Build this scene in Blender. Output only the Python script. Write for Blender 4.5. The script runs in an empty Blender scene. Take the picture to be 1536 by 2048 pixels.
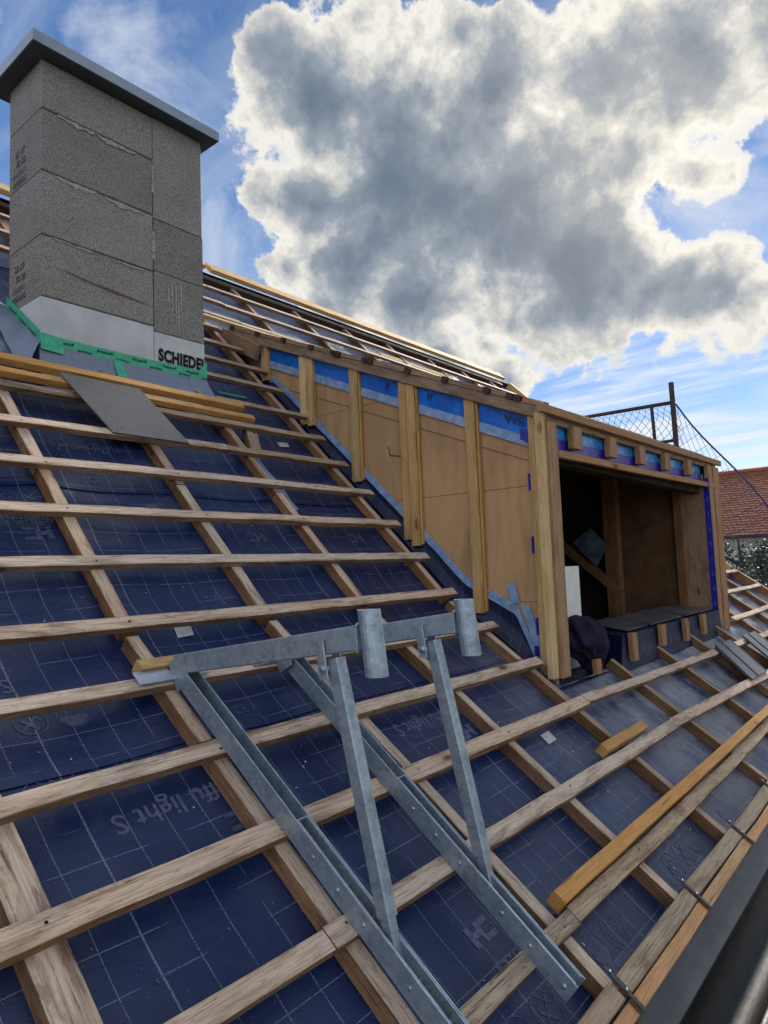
import bpy, bmesh, math, random
from mathutils import Vector, Matrix, noise as mnoise
rng = random.Random(7)
scene = bpy.context.scene
COL = scene.collection

# ------------------------------------------------------------------ camera
cam_d = bpy.data.cameras.new('camera')
cam = bpy.data.objects.new('camera', cam_d)
COL.objects.link(cam)
R_ = Vector((0.63519309, -0.77141343, -0.03809276))
U_ = Vector((-0.03840587, -0.0808064, 0.99598962))
F_ = Vector((0.77139791, 0.63118274, 0.08095447))
cam.matrix_world = Matrix(((R_.x, U_.x, -F_.x, 0), (R_.y, U_.y, -F_.y, 0), (R_.z, U_.z, -F_.z, 0), (0, 0, 0, 1)))
cam_d.sensor_fit = 'AUTO'
cam_d.sensor_width = 36
cam_d.lens = 24.16
cam_d.clip_start = 0.05
cam_d.clip_end = 3000
scene.camera = cam
SUN_DIR = Vector((0.836, 0.250, 0.4886)).normalized()

# ------------------------------------------------------------------ view
scene.view_settings.view_transform = 'Standard'
scene.view_settings.look = 'None'
scene.view_settings.gamma = 1
scene.view_settings.use_curve_mapping = False
scene.view_settings.exposure = 1.12


# ------------------------------------------------------------------ node helper
class NT:
    def __init__(self, tree):
        self.t = tree
        self.t.nodes.clear()

    def n(self, typ, **kw):
        nd = self.t.nodes.new(typ)
        for k, v in kw.items():
            setattr(nd, k, v)
        return nd

    def put(self, sock, v):
        if isinstance(v, bpy.types.NodeSocket):
            self.t.links.new(v, sock)
        elif v is not None:
            try:
                sock.default_value = v
            except Exception:
                sock.default_value = (*v, 1.0)

    def m(self, op, a, b=None, c=None, clamp=False):
        nd = self.n('ShaderNodeMath', operation=op, use_clamp=clamp)
        self.put(nd.inputs[0], a)
        if b is not None:
            self.put(nd.inputs[1], b)
        if c is not None:
            self.put(nd.inputs[2], c)
        return nd.outputs[0]

    def v(self, op, a, b=None, scale=None):
        nd = self.n('ShaderNodeVectorMath', operation=op)
        self.put(nd.inputs[0], a)
        if b is not None:
            self.put(nd.inputs[1], b)
        if scale is not None:
            self.put(nd.inputs['Scale'], scale)
        return nd.outputs['Value'] if op in ('DISTANCE', 'DOT_PRODUCT', 'LENGTH') else nd.outputs[0]

    def noise(self, vec, scale, detail=4, rough=0.5, dist=0.0, color=False):
        nd = self.n('ShaderNodeTexNoise')
        if vec is not None:
            self.put(nd.inputs['Vector'], vec)
        nd.inputs['Scale'].default_value = scale
        nd.inputs['Detail'].default_value = detail
        nd.inputs['Roughness'].default_value = rough
        nd.inputs['Distortion'].default_value = dist
        return nd.outputs['Color' if color else 'Fac']

    def voro(self, vec, scale, feature='F1', rnd=1.0, out='Distance'):
        nd = self.n('ShaderNodeTexVoronoi', feature=feature)
        self.put(nd.inputs['Vector'], vec)
        nd.inputs['Scale'].default_value = scale
        nd.inputs['Randomness'].default_value = rnd
        return nd.outputs[out]

    def ss(self, x, a, b, lo=0.0, hi=1.0):
        nd = self.n('ShaderNodeMapRange', interpolation_type='SMOOTHSTEP')
        self.put(nd.inputs['Value'], x)
        nd.inputs['From Min'].default_value = a
        nd.inputs['From Max'].default_value = b
        nd.inputs['To Min'].default_value = lo
        nd.inputs['To Max'].default_value = hi
        return nd.outputs[0]

    def mix(self, f, a, b, mode='MIX'):
        nd = self.n('ShaderNodeMix', data_type='RGBA', blend_type=mode)
        self.put(nd.inputs[0], f)
        self.put(nd.inputs[6], a)
        self.put(nd.inputs[7], b)
        return nd.outputs[2]

    def ramp(self, f, stops, interp='LINEAR'):
        nd = self.n('ShaderNodeValToRGB')
        cr = nd.color_ramp
        cr.interpolation = interp
        while len(cr.elements) < len(stops):
            cr.elements.new(0.5)
        for e, (p, c) in zip(cr.elements, stops):
            e.position = p
            e.color = (*c, 1) if len(c) == 3 else c
        self.put(nd.inputs[0], f)
        return nd.outputs[0]

    def scalev(self, vec, s):
        nd = self.n('ShaderNodeMapping')
        self.put(nd.inputs['Vector'], vec)
        nd.inputs['Scale'].default_value = s
        return nd.outputs[0]

    def comb(self, x, y, z):
        nd = self.n('ShaderNodeCombineXYZ')
        self.put(nd.inputs[0], x)
        self.put(nd.inputs[1], y)
        self.put(nd.inputs[2], z)
        return nd.outputs[0]

    def sep(self, vec):
        nd = self.n('ShaderNodeSeparateXYZ')
        self.put(nd.inputs[0], vec)
        return nd.outputs


# ------------------------------------------------------------------ world: blue sky with broken cumulus
world = bpy.data.worlds.new('World')
scene.world = world
world.use_nodes = True
W = NT(world.node_tree)
tc = W.n('ShaderNodeTexCoord')
D = W.v('NORMALIZE', tc.outputs['Generated'])
sky = W.n('ShaderNodeTexSky', sky_type='NISHITA')
sky.sun_disc = False
sky.sun_elevation = math.radians(29.2)
sky.sun_rotation = math.radians(-73.4)
sky.altitude = 400
sky.air_density = 1.0
sky.dust_density = 0.4
sky.ozone_density = 2.5
skyc = W.v('MULTIPLY', W.v('SCALE', sky.outputs[0], scale=0.080), W.mix(W.ss(W.sep(D)[2], 0.45, 0.05), (0.76, 0.95, 1.16), (0.95, 0.86, 0.93)))
# cumulus bank: world directions and angular radii of its billows
BLOBS = [(0.587, 0.560, 0.580, 0.098), (0.537, 0.574, 0.619, 0.050), (0.621, 0.614, 0.487, 0.085),
         (0.684, 0.511, 0.520, 0.158), (0.780, 0.421, 0.463, 0.177), (0.847, 0.343, 0.406, 0.141),
         (0.721, 0.381, 0.579, 0.100), (0.662, 0.412, 0.626, 0.045), (0.777, 0.265, 0.571, 0.096),
         (0.807, 0.173, 0.564, 0.095), (0.914, 0.209, 0.345, 0.082), (0.895, 0.281, 0.350, 0.062),
         (0.679, 0.598, 0.426, 0.097), (0.616, 0.670, 0.414, 0.044), (0.818, 0.109, 0.565, 0.070),
         (0.858, 0.210, 0.468, 0.062), (0.751, 0.544, 0.375, 0.074), (0.799, 0.522, 0.299, 0.052),
         (0.825, 0.476, 0.305, 0.031), (0.848, 0.464, 0.257, 0.038), 
         (0.930, 0.180, 0.318, 0.055), (0.935, 0.147, 0.325, 0.048), (0.80, 0.02, 0.60, 0.16),
         (0.90, -0.05, 0.42, 0.08), (0.838, 0.26, 0.480, 0.068)]
warp = W.v('SCALE', W.v('SUBTRACT', W.noise(D, 7.0, 2, 0.55, color=True), (0.5, 0.5, 0.5)), scale=0.075)
Dw = W.v('ADD', D, warp)
base = None
for bx_, by_, bz_, br_ in BLOBS:
    d = W.m('MULTIPLY_ADD', W.v('DISTANCE', Dw, Vector((bx_, by_, bz_)).normalized()), -1.0 / (br_ * 1.04), 1.0)
    d = W.m('MULTIPLY', d, min(1.0, 0.45 + br_ * 5.0))
    base = d if base is None else W.m('SMOOTH_MAX', base, d, 0.22)
# the same kind of broken cumulus over the rest of the sky
far = W.ss(W.v('DOT_PRODUCT', D, Vector((0.72, 0.45, 0.38)).normalized()), 0.86, 0.62)
gen = W.m('MULTIPLY', W.m('SUBTRACT', W.noise(D, 2.3, 2, 0.5), 0.50), 4.5)
gen = W.m('SUBTRACT', W.m('MULTIPLY', W.m('ADD', gen, 1.0), far), 1.0)
base = W.m('MAXIMUM', base, gen)
n1 = W.noise(D, 11.0, 7, 0.63, 0.1)
n1l = W.noise(D, 11.0, 2, 0.45, 0.1)
n1s = W.noise(W.v('ADD', D, W.v('SCALE', tuple(SUN_DIR), scale=0.02)), 11.0, 5, 0.62, 0.1)
f = W.m('ADD', base, W.m('MULTIPLY', W.m('SUBTRACT', n1, 0.5), 1.5))
base = W.m('ADD', base, W.m('MULTIPLY', W.m('SUBTRACT', W.noise(W.v('ADD', D, (1.3, 0.4, 2.2)), 4.2, 2, 0.5), 0.5), 0.9))
f = W.m('ADD', base, W.m('MULTIPLY', W.m('SUBTRACT', n1, 0.5), 1.5))
fs_ = W.m('ADD', base, W.m('MULTIPLY', W.m('SUBTRACT', n1l, 0.5), 1.0))
mask = W.ss(f, 0.0, 0.12)
relief = W.m('SUBTRACT', n1, n1s)
thick = W.m('ADD', W.m('MULTIPLY', f, 0.6), W.m('MULTIPLY', fs_, 0.4))
thick = W.m('ADD', thick, W.m('MULTIPLY', W.m('SUBTRACT', W.noise(D, 6.0, 3, 0.55), 0.5), 1.15))
thick = W.m('ADD', thick, W.m('MULTIPLY', relief, 0.9))
sund = W.v('DOT_PRODUCT', D, tuple(SUN_DIR))
glow = W.m('POWER', W.m('MAXIMUM', sund, 0.0), 55.0)
glow2 = W.m('POWER', W.m('MAXIMUM', sund, 0.0), 420.0)
thick = W.m('SUBTRACT', thick, W.m('MULTIPLY', glow, 0.05))
cloud = W.ramp(W.m('MULTIPLY', thick, 0.85), [(0.0, (0.37, 0.375, 0.375)), (0.10, (0.425, 0.41, 0.375)), (0.27, (0.285, 0.288, 0.282)),
                                             (0.47, (0.150, 0.172, 0.200)), (0.75, (0.090, 0.113, 0.147)), (1.0, (0.07, 0.092, 0.126))])
away = W.ss(sund, 0.45, -0.35)
cloud = W.mix(away, cloud, W.ramp(W.m('MULTIPLY', thick, 0.85), [(0.0, (0.52, 0.53, 0.55)), (0.2, (0.66, 0.66, 0.66)), (1.0, (0.50, 0.52, 0.55))]))
cloud = W.mix(W.m('MULTIPLY', glow, 0.07), cloud, (1.0, 0.80, 0.50), 'ADD')
cloud = W.mix(W.m('MULTIPLY', glow2, 0.0), cloud, (1.0, 0.92, 0.72), 'ADD')
# cirrus streaks
s = W.sep(D)
den = W.m('ADD', W.m('MAXIMUM', s[2], 0.0), 0.10)
cq = W.comb(W.m('DIVIDE', s[0], den), W.m('DIVIDE', s[1], den), 0.0)
rot = W.n('ShaderNodeMapping')
W.put(rot.inputs['Vector'], cq)
rot.inputs['Rotation'].default_value = (0, 0, math.radians(12))
rot.inputs['Scale'].default_value = (1.7, 0.36, 1.0)
ci = W.noise(rot.outputs[0], 1.9, 6, 0.64, 0.5)
veil = W.m('MULTIPLY', W.ss(W.noise(W.v('ADD', D, (3.0, 1.0, 2.0)), 5.0, 6, 0.62, 0.6), 0.44, 0.74), 0.55)
ci = W.m('MULTIPLY', W.ss(ci, 0.38, 0.62), 0.92)
lowband = W.ss(s[2], 0.42, 0.16)
ci = W.m('MULTIPLY', ci, W.m('MULTIPLY_ADD', lowband, 0.70, 0.28), clamp=True)
ci = W.m('MAXIMUM', ci, veil)
circ = W.mix(W.m('MULTIPLY', glow, 0.6), (0.40, 0.425, 0.45), (0.55, 0.49, 0.41))
col = W.mix(ci, skyc, circ)
col = W.mix(mask, col, cloud)
bg = W.n('ShaderNodeBackground')
W.put(bg.inputs['Color'], col)
bg.inputs['Strength'].default_value = 1.0
wo = W.n('ShaderNodeOutputWorld')
W.t.links.new(bg.outputs[0], wo.inputs['Surface'])
try:
    world.cycles.sampling_method = 'MANUAL'
    world.cycles.sample_map_resolution = 1024
except Exception:
    pass

sun_d = bpy.data.lights.new('sun', 'SUN')
scene.cycles.use_adaptive_sampling = True
scene.cycles.adaptive_threshold = 0.025
scene.cycles.max_bounces = 6
scene.cycles.diffuse_bounces = 3
scene.cycles.glossy_bounces = 3
sun_d.energy = 3.2
sun_d.angle = math.radians(14)
sun_d.color = (1.0, 0.93, 0.82)
sun = bpy.data.objects.new('sun', sun_d)
COL.objects.link(sun)
sun.rotation_euler = (-SUN_DIR).to_track_quat('-Z', 'Y').to_euler()

# ------------------------------------------------------------------ roof geometry: u along the eaves, v up the slope, h out of the slope
KY, KZ = 2.33417, -0.18221
DLO = (0.81023748, 0.58610172)
DUP = (0.70769863, 0.70651444)
GROUND = -6.2


def S(u, v, h=0.0):
    if v >= 0:
        d = DUP
        return Vector((u, KY + d[0] * v - d[1] * h, KZ + d[1] * v + d[0] * h))
    d = DLO
    return Vector((u, KY + d[0] * v - d[1] * h, KZ + d[1] * v + d[0] * h))


def NRM(v):
    d = DUP if v >= 0 else DLO
    return Vector((0, -d[1], d[0]))


def SLOPE(v):
    d = DUP if v >= 0 else DLO
    return Vector((0, d[0], d[1]))


COUNTERS = []  # (u_right, width)


def memb_h(u, v):
    """height of the sagging membrane under the batten-top plane"""
    if abs(v) < 0.10:
        v0 = v
    sag = 0.0
    best = 9
    for cu, cw in COUNTERS:
        best = min(best, abs(u - (cu - cw / 2)))
    sag = -0.014 * min(1.0, best / 0.3) ** 0.8
    wv = (0.003 + 0.006 * (v > 0.05)) * math.sin(v * 19.0 + 1.5 * mnoise.noise(Vector((u * 1.3, v, 3)))) * min(1, best / 0.15)
    wr = 0.006 * mnoise.noise(Vector((u * 4.1, v * 3.0, 1.7)))
    return -0.087 + sag + wv + wr * min(1, best / 0.1)


# ------------------------------------------------------------------ object helpers
PW = {}


def mesh_obj(name, verts, faces, mat, parent=None, matrix=None, smooth=False, uvs=None):
    me = bpy.data.meshes.new(name)
    me.from_pydata([tuple(v) for v in verts], [], faces)
    if uvs is not None:
        uv = me.uv_layers.new(name='UVMap')
        for poly in me.polygons:
            for li in poly.loop_indices:
                uv.data[li].uv = uvs[me.loops[li].vertex_index]
    if smooth:
        me.polygons.foreach_set('use_smooth', [True] * len(me.polygons))
    me.update()
    return link(name, me, mat, parent, matrix)


def link(name, me, mat, parent=None, matrix=None):
    o = bpy.data.objects.new(name, me)
    COL.objects.link(o)
    if mat is not None:
        me.materials.clear()
        me.materials.append(mat)
    M = matrix or Matrix.Identity(4)
    PW[o.name] = M
    if parent is not None:
        o.parent = parent
        o.matrix_basis = PW[parent.name].inverted() @ M
    else:
        o.matrix_basis = M
    return o


def empty(name, loc, label, cat, group=None):
    o = bpy.data.objects.new(name, None)
    COL.objects.link(o)
    o.empty_display_size = 0.1
    M = Matrix.Translation(Vector(loc))
    o.matrix_basis = M
    PW[o.name] = M
    tag(o, label, cat, group)
    return o


def tag(o, label, cat, group=None):
    o['label'] = label
    o['category'] = cat
    if group:
        o['group'] = group
    return o


def frame(a, x, up):
    X = Vector(x).normalized()
    Z = Vector(up)
    Z = (Z - X * Z.dot(X)).normalized()
    Y = Z.cross(X)
    return Matrix(((X.x, Y.x, Z.x, a[0]), (X.y, Y.y, Z.y, a[1]), (X.z, Y.z, Z.z, a[2]), (0, 0, 0, 1)))


def beam_mesh(L, w, t, seg=6, jit=0.0015, bev=0.003, bow=0.0, r=None):
    r = r or rng
    vs, fs = [], []
    b = min(bev, w * 0.3, t * 0.3)
    prof = [(-w / 2 + b, -t / 2), (w / 2 - b, -t / 2), (w / 2, -t / 2 + b), (w / 2, t / 2 - b),
            (w / 2 - b, t / 2), (-w / 2 + b, t / 2), (-w / 2, t / 2 - b), (-w / 2, -t / 2 + b)]
    ph1, ph2 = r.uniform(0, 6), r.uniform(0, 6)
    for i in range(seg + 1):
        x = L * i / seg
        oy = bow * math.sin(ph1 + x * 1.4) + r.uniform(-jit, jit)
        oz = bow * 0.5 * math.sin(ph2 + x * 1.1) + r.uniform(-jit, jit) * 0.4
        for (y, z) in prof:
            vs.append((x, y + oy + r.uniform(-jit, jit) * 0.7, z + oz + r.uniform(-jit, jit) * 0.3))
    for i in range(seg):
        for k in range(8):
            a, c = i * 8 + k, i * 8 + (k + 1) % 8
            fs.append((a, c, c + 8, a + 8))
    fs.append(tuple(range(7, -1, -1)))
    fs.append(tuple(seg * 8 + k for k in range(8)))
    return vs, fs


def beam(name, a, b, w, t, up, mat, parent=None, seg=None, jit=0.0015, bev=0.003, bow=0.0):
    """timber from a to b (centre line); w across, t along up"""
    a, b = Vector(a), Vector(b)
    L = (b - a).length
    seg = seg or max(2, min(40, int(L / 0.22)))
    vs, fs = beam_mesh(L, w, t, seg, jit, bev, bow)
    return mesh_obj(name, vs, fs, mat, parent, frame(a, b - a, up))


def box(name, lo, hi, mat, parent=None, bev=0.002):
    """axis aligned box, bevelled, its own length along local X"""
    lo, hi = Vector(lo), Vector(hi)
    d = hi - lo
    c = (lo + hi) / 2
    ax = max(range(3), key=lambda i: d[i])
    if ax == 0:
        return beam(name, (lo.x, c.y, c.z), (hi.x, c.y, c.z), d.y, d.z, (0, 0, 1), mat, parent, 2, 0, bev)
    if ax == 1:
        return beam(name, (c.x, lo.y, c.z), (c.x, hi.y, c.z), d.x, d.z, (0, 0, 1), mat, parent, 2, 0, bev)
    return beam(name, (c.x, c.y, lo.z), (c.x, c.y, hi.z), d.x, d.y, (0, -1, 0), mat, parent, 2, 0, bev)


def extrude_poly(name, pts, vec, mat, parent=None, matrix=None):
    n = len(pts)
    vec = Vector(vec)
    vs = [Vector(p) for p in pts] + [Vector(p) + vec for p in pts]
    nrm = Vector((0, 0, 0))
    for i in range(n):
        nrm += vs[i].cross(vs[(i + 1) % n])
    fs = [tuple(range(n)), tuple(range(2 * n - 1, n - 1, -1))]
    for i in range(n):
        j = (i + 1) % n
        fs.append((j, i, i + n, j + n))
    if nrm.dot(vec) > 0:
        fs = [tuple(reversed(q)) for q in fs]
    return mesh_obj(name, vs, fs, mat, parent, matrix)


def grid_obj(name, fn, nu, nv, mat, parent=None, uvfn=None, keep=None, smooth=True, kind=None):
    vs, uv, fs = [], [], []
    for j in range(nv + 1):
        for i in range(nu + 1):
            a, b = i / nu, j / nv
            vs.append(fn(a, b))
            uv.append(uvfn(a, b) if uvfn else (a, b))
    for j in range(nv):
        for i in range(nu):
            if keep and not keep((i + .5) / nu, (j + .5) / nv):
                continue
            k = j * (nu + 1) + i
            fs.append((k, k + 1, k + nu + 2, k + nu + 1))
    return mesh_obj(name, vs, fs, mat, parent, None, smooth, uv)


def tube(name, pts, r, mat, parent=None, n=8, closed_ends=True):
    pts = [Vector(p) for p in pts]
    vs, fs = [], []
    for i, p in enumerate(pts):
        d = (pts[min(i + 1, len(pts) - 1)] - pts[max(i - 1, 0)]).normalized()
        s = d.cross(Vector((0.31, 0.2, 0.93)))
        if s.length < 0.1:
            s = d.cross(Vector((1, 0, 0)))
        s.normalize()
        q = d.cross(s)
        rr = r[i] if isinstance(r, (list, tuple)) else r
        for k in range(n):
            a = 2 * math.pi * k / n
            vs.append(p + (s * math.cos(a) + q * math.sin(a)) * rr)
    for i in range(len(pts) - 1):
        for k in range(n):
            a, c = i * n + k, i * n + (k + 1) % n
            fs.append((a, c, c + n, a + n))
    if closed_ends:
        fs.append(tuple(range(n - 1, -1, -1)))
        fs.append(tuple((len(pts) - 1) * n + k for k in range(n)))
    return mesh_obj(name, vs, fs, mat, parent, None, True)


_txt = {}


def text_geo(s, thick=0.0, spacing=1.0):
    """flat text mesh of unit size: (verts, faces, width)"""
    key = (s, thick, spacing)
    if key not in _txt:
        cu = bpy.data.curves.new('t', 'FONT')
        cu.body = s
        cu.size = 1.0
        cu.offset = thick
        cu.space_character = spacing
        cu.resolution_u = 3
        ob = bpy.data.objects.new('t', cu)
        COL.objects.link(ob)
        dg = bpy.context.evaluated_depsgraph_get()
        me = bpy.data.meshes.new_from_object(ob.evaluated_get(dg))
        vs = [v.co.copy() for v in me.vertices]
        fs = [tuple(p.vertices) for p in me.polygons]
        bpy.data.objects.remove(ob)
        bpy.data.curves.remove(cu)
        bpy.data.meshes.remove(me)
        w = max(v.x for v in vs) if vs else 1
        _txt[key] = (vs, fs, w)
    return _txt[key]


# ------------------------------------------------------------------ materials
def new_mat(name):
    m = bpy.data.materials.new(name)
    m.use_nodes = True
    t = NT(m.node_tree)
    p = t.n('ShaderNodeBsdfPrincipled')
    o = t.n('ShaderNodeOutputMaterial')
    t.t.links.new(p.outputs[0], o.inputs['Surface'])
    return m, t, p


def bump(t, p, h, strength=0.3, dist=0.01):
    b = t.n('ShaderNodeBump')
    b.inputs['Strength'].default_value = strength
    b.inputs['Distance'].default_value = dist
    t.put(b.inputs['Height'], h)
    t.t.links.new(b.outputs[0], p.inputs['Normal'])


def wood(name, light, dark, weather=None, wamt=0.0, knots=0.6, rough=0.75, vary=0.25, stain=0.5, bstr=0.5):
    """sawn timber, grain along local X; weather = grey bleaching of the exposed (local +Z) face"""
    m, t, p = new_mat(name)
    tc = t.n('ShaderNodeTexCoord')
    oi = t.n('ShaderNodeObjectInfo')
    rnd = oi.outputs['Random']
    off = t.v('SCALE', t.comb(rnd, t.m('MULTIPLY', rnd, 7.3), t.m('MULTIPLY', rnd, 3.1)), scale=37.0)
    P = t.v('ADD', tc.outputs['Object'], off)
    warpn = t.noise(t.scalev(P, (2.2, 9, 9)), 1.0, 3, 0.5)
    g0 = t.noise(t.scalev(P, (1.3, 42, 42)), 1.0, 4, 0.6, 0.6)
    ylo = t.sep(tc.outputs['Object'])[1]
    ring = t.m('FRACT', t.m('ADD', t.m('MULTIPLY', g0, 5.0), t.m('MULTIPLY', warpn, 5.0)))
    ring = t.m('MULTIPLY', ring, t.m('SUBTRACT', 1.0, t.m('POWER', ring, 6.0)))
    fib = t.noise(t.scalev(P, (7, 260, 260)), 1.0, 3, 0.6)
    fine = t.noise(t.scalev(P, (30, 420, 420)), 1.0, 2, 0.6)
    col = t.mix(t.m('MULTIPLY_ADD', ring, 0.75, t.m('MULTIPLY', t.ss(fib, 0.35, 0.7), 0.45), clamp=True), light, dark)
    # per piece tone
    br = t.m('MULTIPLY_ADD', rnd, vary, 1.0 - vary * 0.55)
    col = t.mix(1.0, col, t.comb(br, br, br), 'MULTIPLY')
    h2 = t.m('FRACT', t.m('MULTIPLY', rnd, 7.77))
    col = t.mix(t.m('MULTIPLY', h2, 0.7), col, t.mix(1.0, col, (1.12, 0.90, 0.68), 'MULTIPLY'))
    # bleaching and grey stains on the upper face; darker batten sides are painted shade
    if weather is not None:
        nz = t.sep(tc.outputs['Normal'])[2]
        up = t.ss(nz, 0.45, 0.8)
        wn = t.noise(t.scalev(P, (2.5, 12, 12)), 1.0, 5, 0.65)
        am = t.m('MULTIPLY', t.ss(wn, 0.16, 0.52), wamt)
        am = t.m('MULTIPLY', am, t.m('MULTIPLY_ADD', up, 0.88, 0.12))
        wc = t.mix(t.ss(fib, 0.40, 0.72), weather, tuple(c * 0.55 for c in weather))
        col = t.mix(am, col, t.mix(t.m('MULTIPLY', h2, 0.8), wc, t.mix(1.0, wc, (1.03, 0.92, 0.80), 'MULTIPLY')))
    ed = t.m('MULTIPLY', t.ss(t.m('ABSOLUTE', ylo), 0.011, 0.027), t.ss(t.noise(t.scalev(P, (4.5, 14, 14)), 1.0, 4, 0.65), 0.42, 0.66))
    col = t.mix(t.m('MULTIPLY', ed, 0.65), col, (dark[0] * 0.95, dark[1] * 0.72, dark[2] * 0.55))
    st = t.noise(t.scalev(P, (2.4, 11, 11)), 1.0, 5, 0.72, 0.8)
    col = t.mix(t.m('MULTIPLY', t.ss(st, 0.50, 0.72), stain), col, tuple(c * 0.32 for c in dark))
    sp = t.noise(t.scalev(P, (0.22, 1, 1)), 120.0, 2, 0.7)
    col = t.mix(t.m('MULTIPLY', t.ss(sp, 0.58, 0.72), stain * 0.75), col, tuple(c * 0.22 for c in dark))
    ck = t.m('ABSOLUTE', t.m('SUBTRACT', t.noise(t.scalev(P, (0.8, 48, 48)), 1.0, 2, 0.5), 0.5))
    ck = t.m('MULTIPLY', t.ss(ck, 0.014, 0.004), t.ss(t.noise(t.scalev(P, (1.6, 9, 9)), 1.0, 2, 0.5), 0.54, 0.60))
    col = t.mix(t.m('MULTIPLY', ck, 0.75), col, tuple(c * 0.18 for c in dark))
    # knots
    kv = t.n('ShaderNodeTexVoronoi')
    t.put(kv.inputs['Vector'], t.scalev(P, (2.6, 6.5, 6.5)))
    kv.inputs['Scale'].default_value = 1.0
    kd = kv.outputs['Distance']
    pick = t.m('GREATER_THAN', t.sep(kv.outputs['Color'])[0], 1.0 - knots * 0.6)
    kn = t.m('MULTIPLY', t.ss(kd, 0.13, 0.07), pick)
    halo = t.m('MULTIPLY', t.ss(kd, 0.34, 0.08), pick)
    col = t.mix(t.m('MULTIPLY', halo, 0.35), col, tuple(c * 0.7 for c in dark))
    col = t.mix(t.m('MULTIPLY', kn, 0.8), col, (dark[0] * 0.42, dark[1] * 0.30, dark[2] * 0.25))
    t.put(p.inputs['Base Color'], col)
    t.put(p.inputs['Roughness'], rough)
    p.inputs['Specular IOR Level'].default_value = 0.25
    bump(t, p, t.m('ADD', fib, fine), bstr, 0.0025)
    return m


M = {}
M['batten'] = wood('weathered_shaded_batten_wood', (0.31, 0.205, 0.125), (0.145, 0.085, 0.046), (0.66, 0.53, 0.42), 1.0, 0.9, stain=0.6, vary=0.35)  # batten and counter sides darkened: shade put into the colour, tops bleached by weather
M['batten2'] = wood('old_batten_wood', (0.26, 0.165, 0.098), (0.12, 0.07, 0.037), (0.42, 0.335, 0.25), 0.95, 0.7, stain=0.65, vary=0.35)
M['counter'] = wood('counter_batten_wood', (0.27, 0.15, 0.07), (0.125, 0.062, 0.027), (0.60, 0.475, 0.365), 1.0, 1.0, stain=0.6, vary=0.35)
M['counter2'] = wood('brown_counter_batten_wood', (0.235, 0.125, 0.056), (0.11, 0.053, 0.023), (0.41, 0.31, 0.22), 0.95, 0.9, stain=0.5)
M['eave'] = wood('eave_batten_wood', (0.32, 0.235, 0.15), (0.19, 0.128, 0.075), (0.33, 0.28, 0.225), 0.8, 0.5, stain=0.6)
M['eave2'] = wood('eave_strip_wood', (0.46, 0.295, 0.155), (0.27, 0.155, 0.075), None, 0, 0.5, stain=0.4)
M['orange'] = wood('impregnated_yellow_wood', (0.56, 0.345, 0.125), (0.39, 0.205, 0.062), None, 0, 0.3, stain=0.3, vary=0.15)
M['fresh'] = wood('fresh_stud_wood', (0.57, 0.425, 0.225), (0.37, 0.24, 0.10), None, 0, 0.8, stain=0.32, vary=0.2)
M['pine'] = wood('pale_pine_wood', (0.66, 0.51, 0.285), (0.52, 0.37, 0.17), None, 0, 0.5, stain=0.2, vary=0.15)
M['stud'] = wood('brown_stud_wood', (0.42, 0.275, 0.16), (0.26, 0.15, 0.08), None, 0, 0.6, stain=0.3)
M['darkwood'] = wood('dark_brown_wood', (0.085, 0.052, 0.036), (0.04, 0.023, 0.015), None, 0, 0.4, stain=0.5)  # shade on the dormer's roof batten ends is put into this colour
M['plank'] = wood('old_grey_plank', (0.33, 0.235, 0.165), (0.18, 0.12, 0.08), (0.37, 0.31, 0.26), 0.6, 0.9, stain=0.5)


def fibreboard():
    m, t, p = new_mat('wood_fibreboard')
    tc = t.n('ShaderNodeTexCoord')
    P = tc.outputs['Object']
    a = t.noise(P, 260, 3, 0.7)
    b = t.noise(t.scalev(P, (1, 1.6, 0.7)), 2.2, 5, 0.6)
    c = t.noise(t.scalev(P, (1, 9, 1.2)), 1.8, 4, 0.6)
    col = t.mix(a, (0.43, 0.25, 0.12), (0.52, 0.325, 0.17))
    col = t.mix(t.m('MULTIPLY', t.ss(b, 0.40, 0.66), 0.75), col, (0.33, 0.195, 0.10))
    col = t.mix(t.m('MULTIPLY', t.ss(c, 0.45, 0.70), 0.5), col, (0.30, 0.175, 0.092))
    d = t.voro(P, 7.0)
    col = t.mix(t.m('MULTIPLY', t.ss(d, 0.035, 0.02), 0.75), col, (0.08, 0.04, 0.02))
    t.put(p.inputs['Base Color'], col)
    p.inputs['Roughness'].default_value = 0.85
    p.inputs['Specular IOR Level'].default_value = 0.15
    bump(t, p, a, 0.25, 0.002)
    return m


M['fibre'] = fibreboard()


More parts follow.
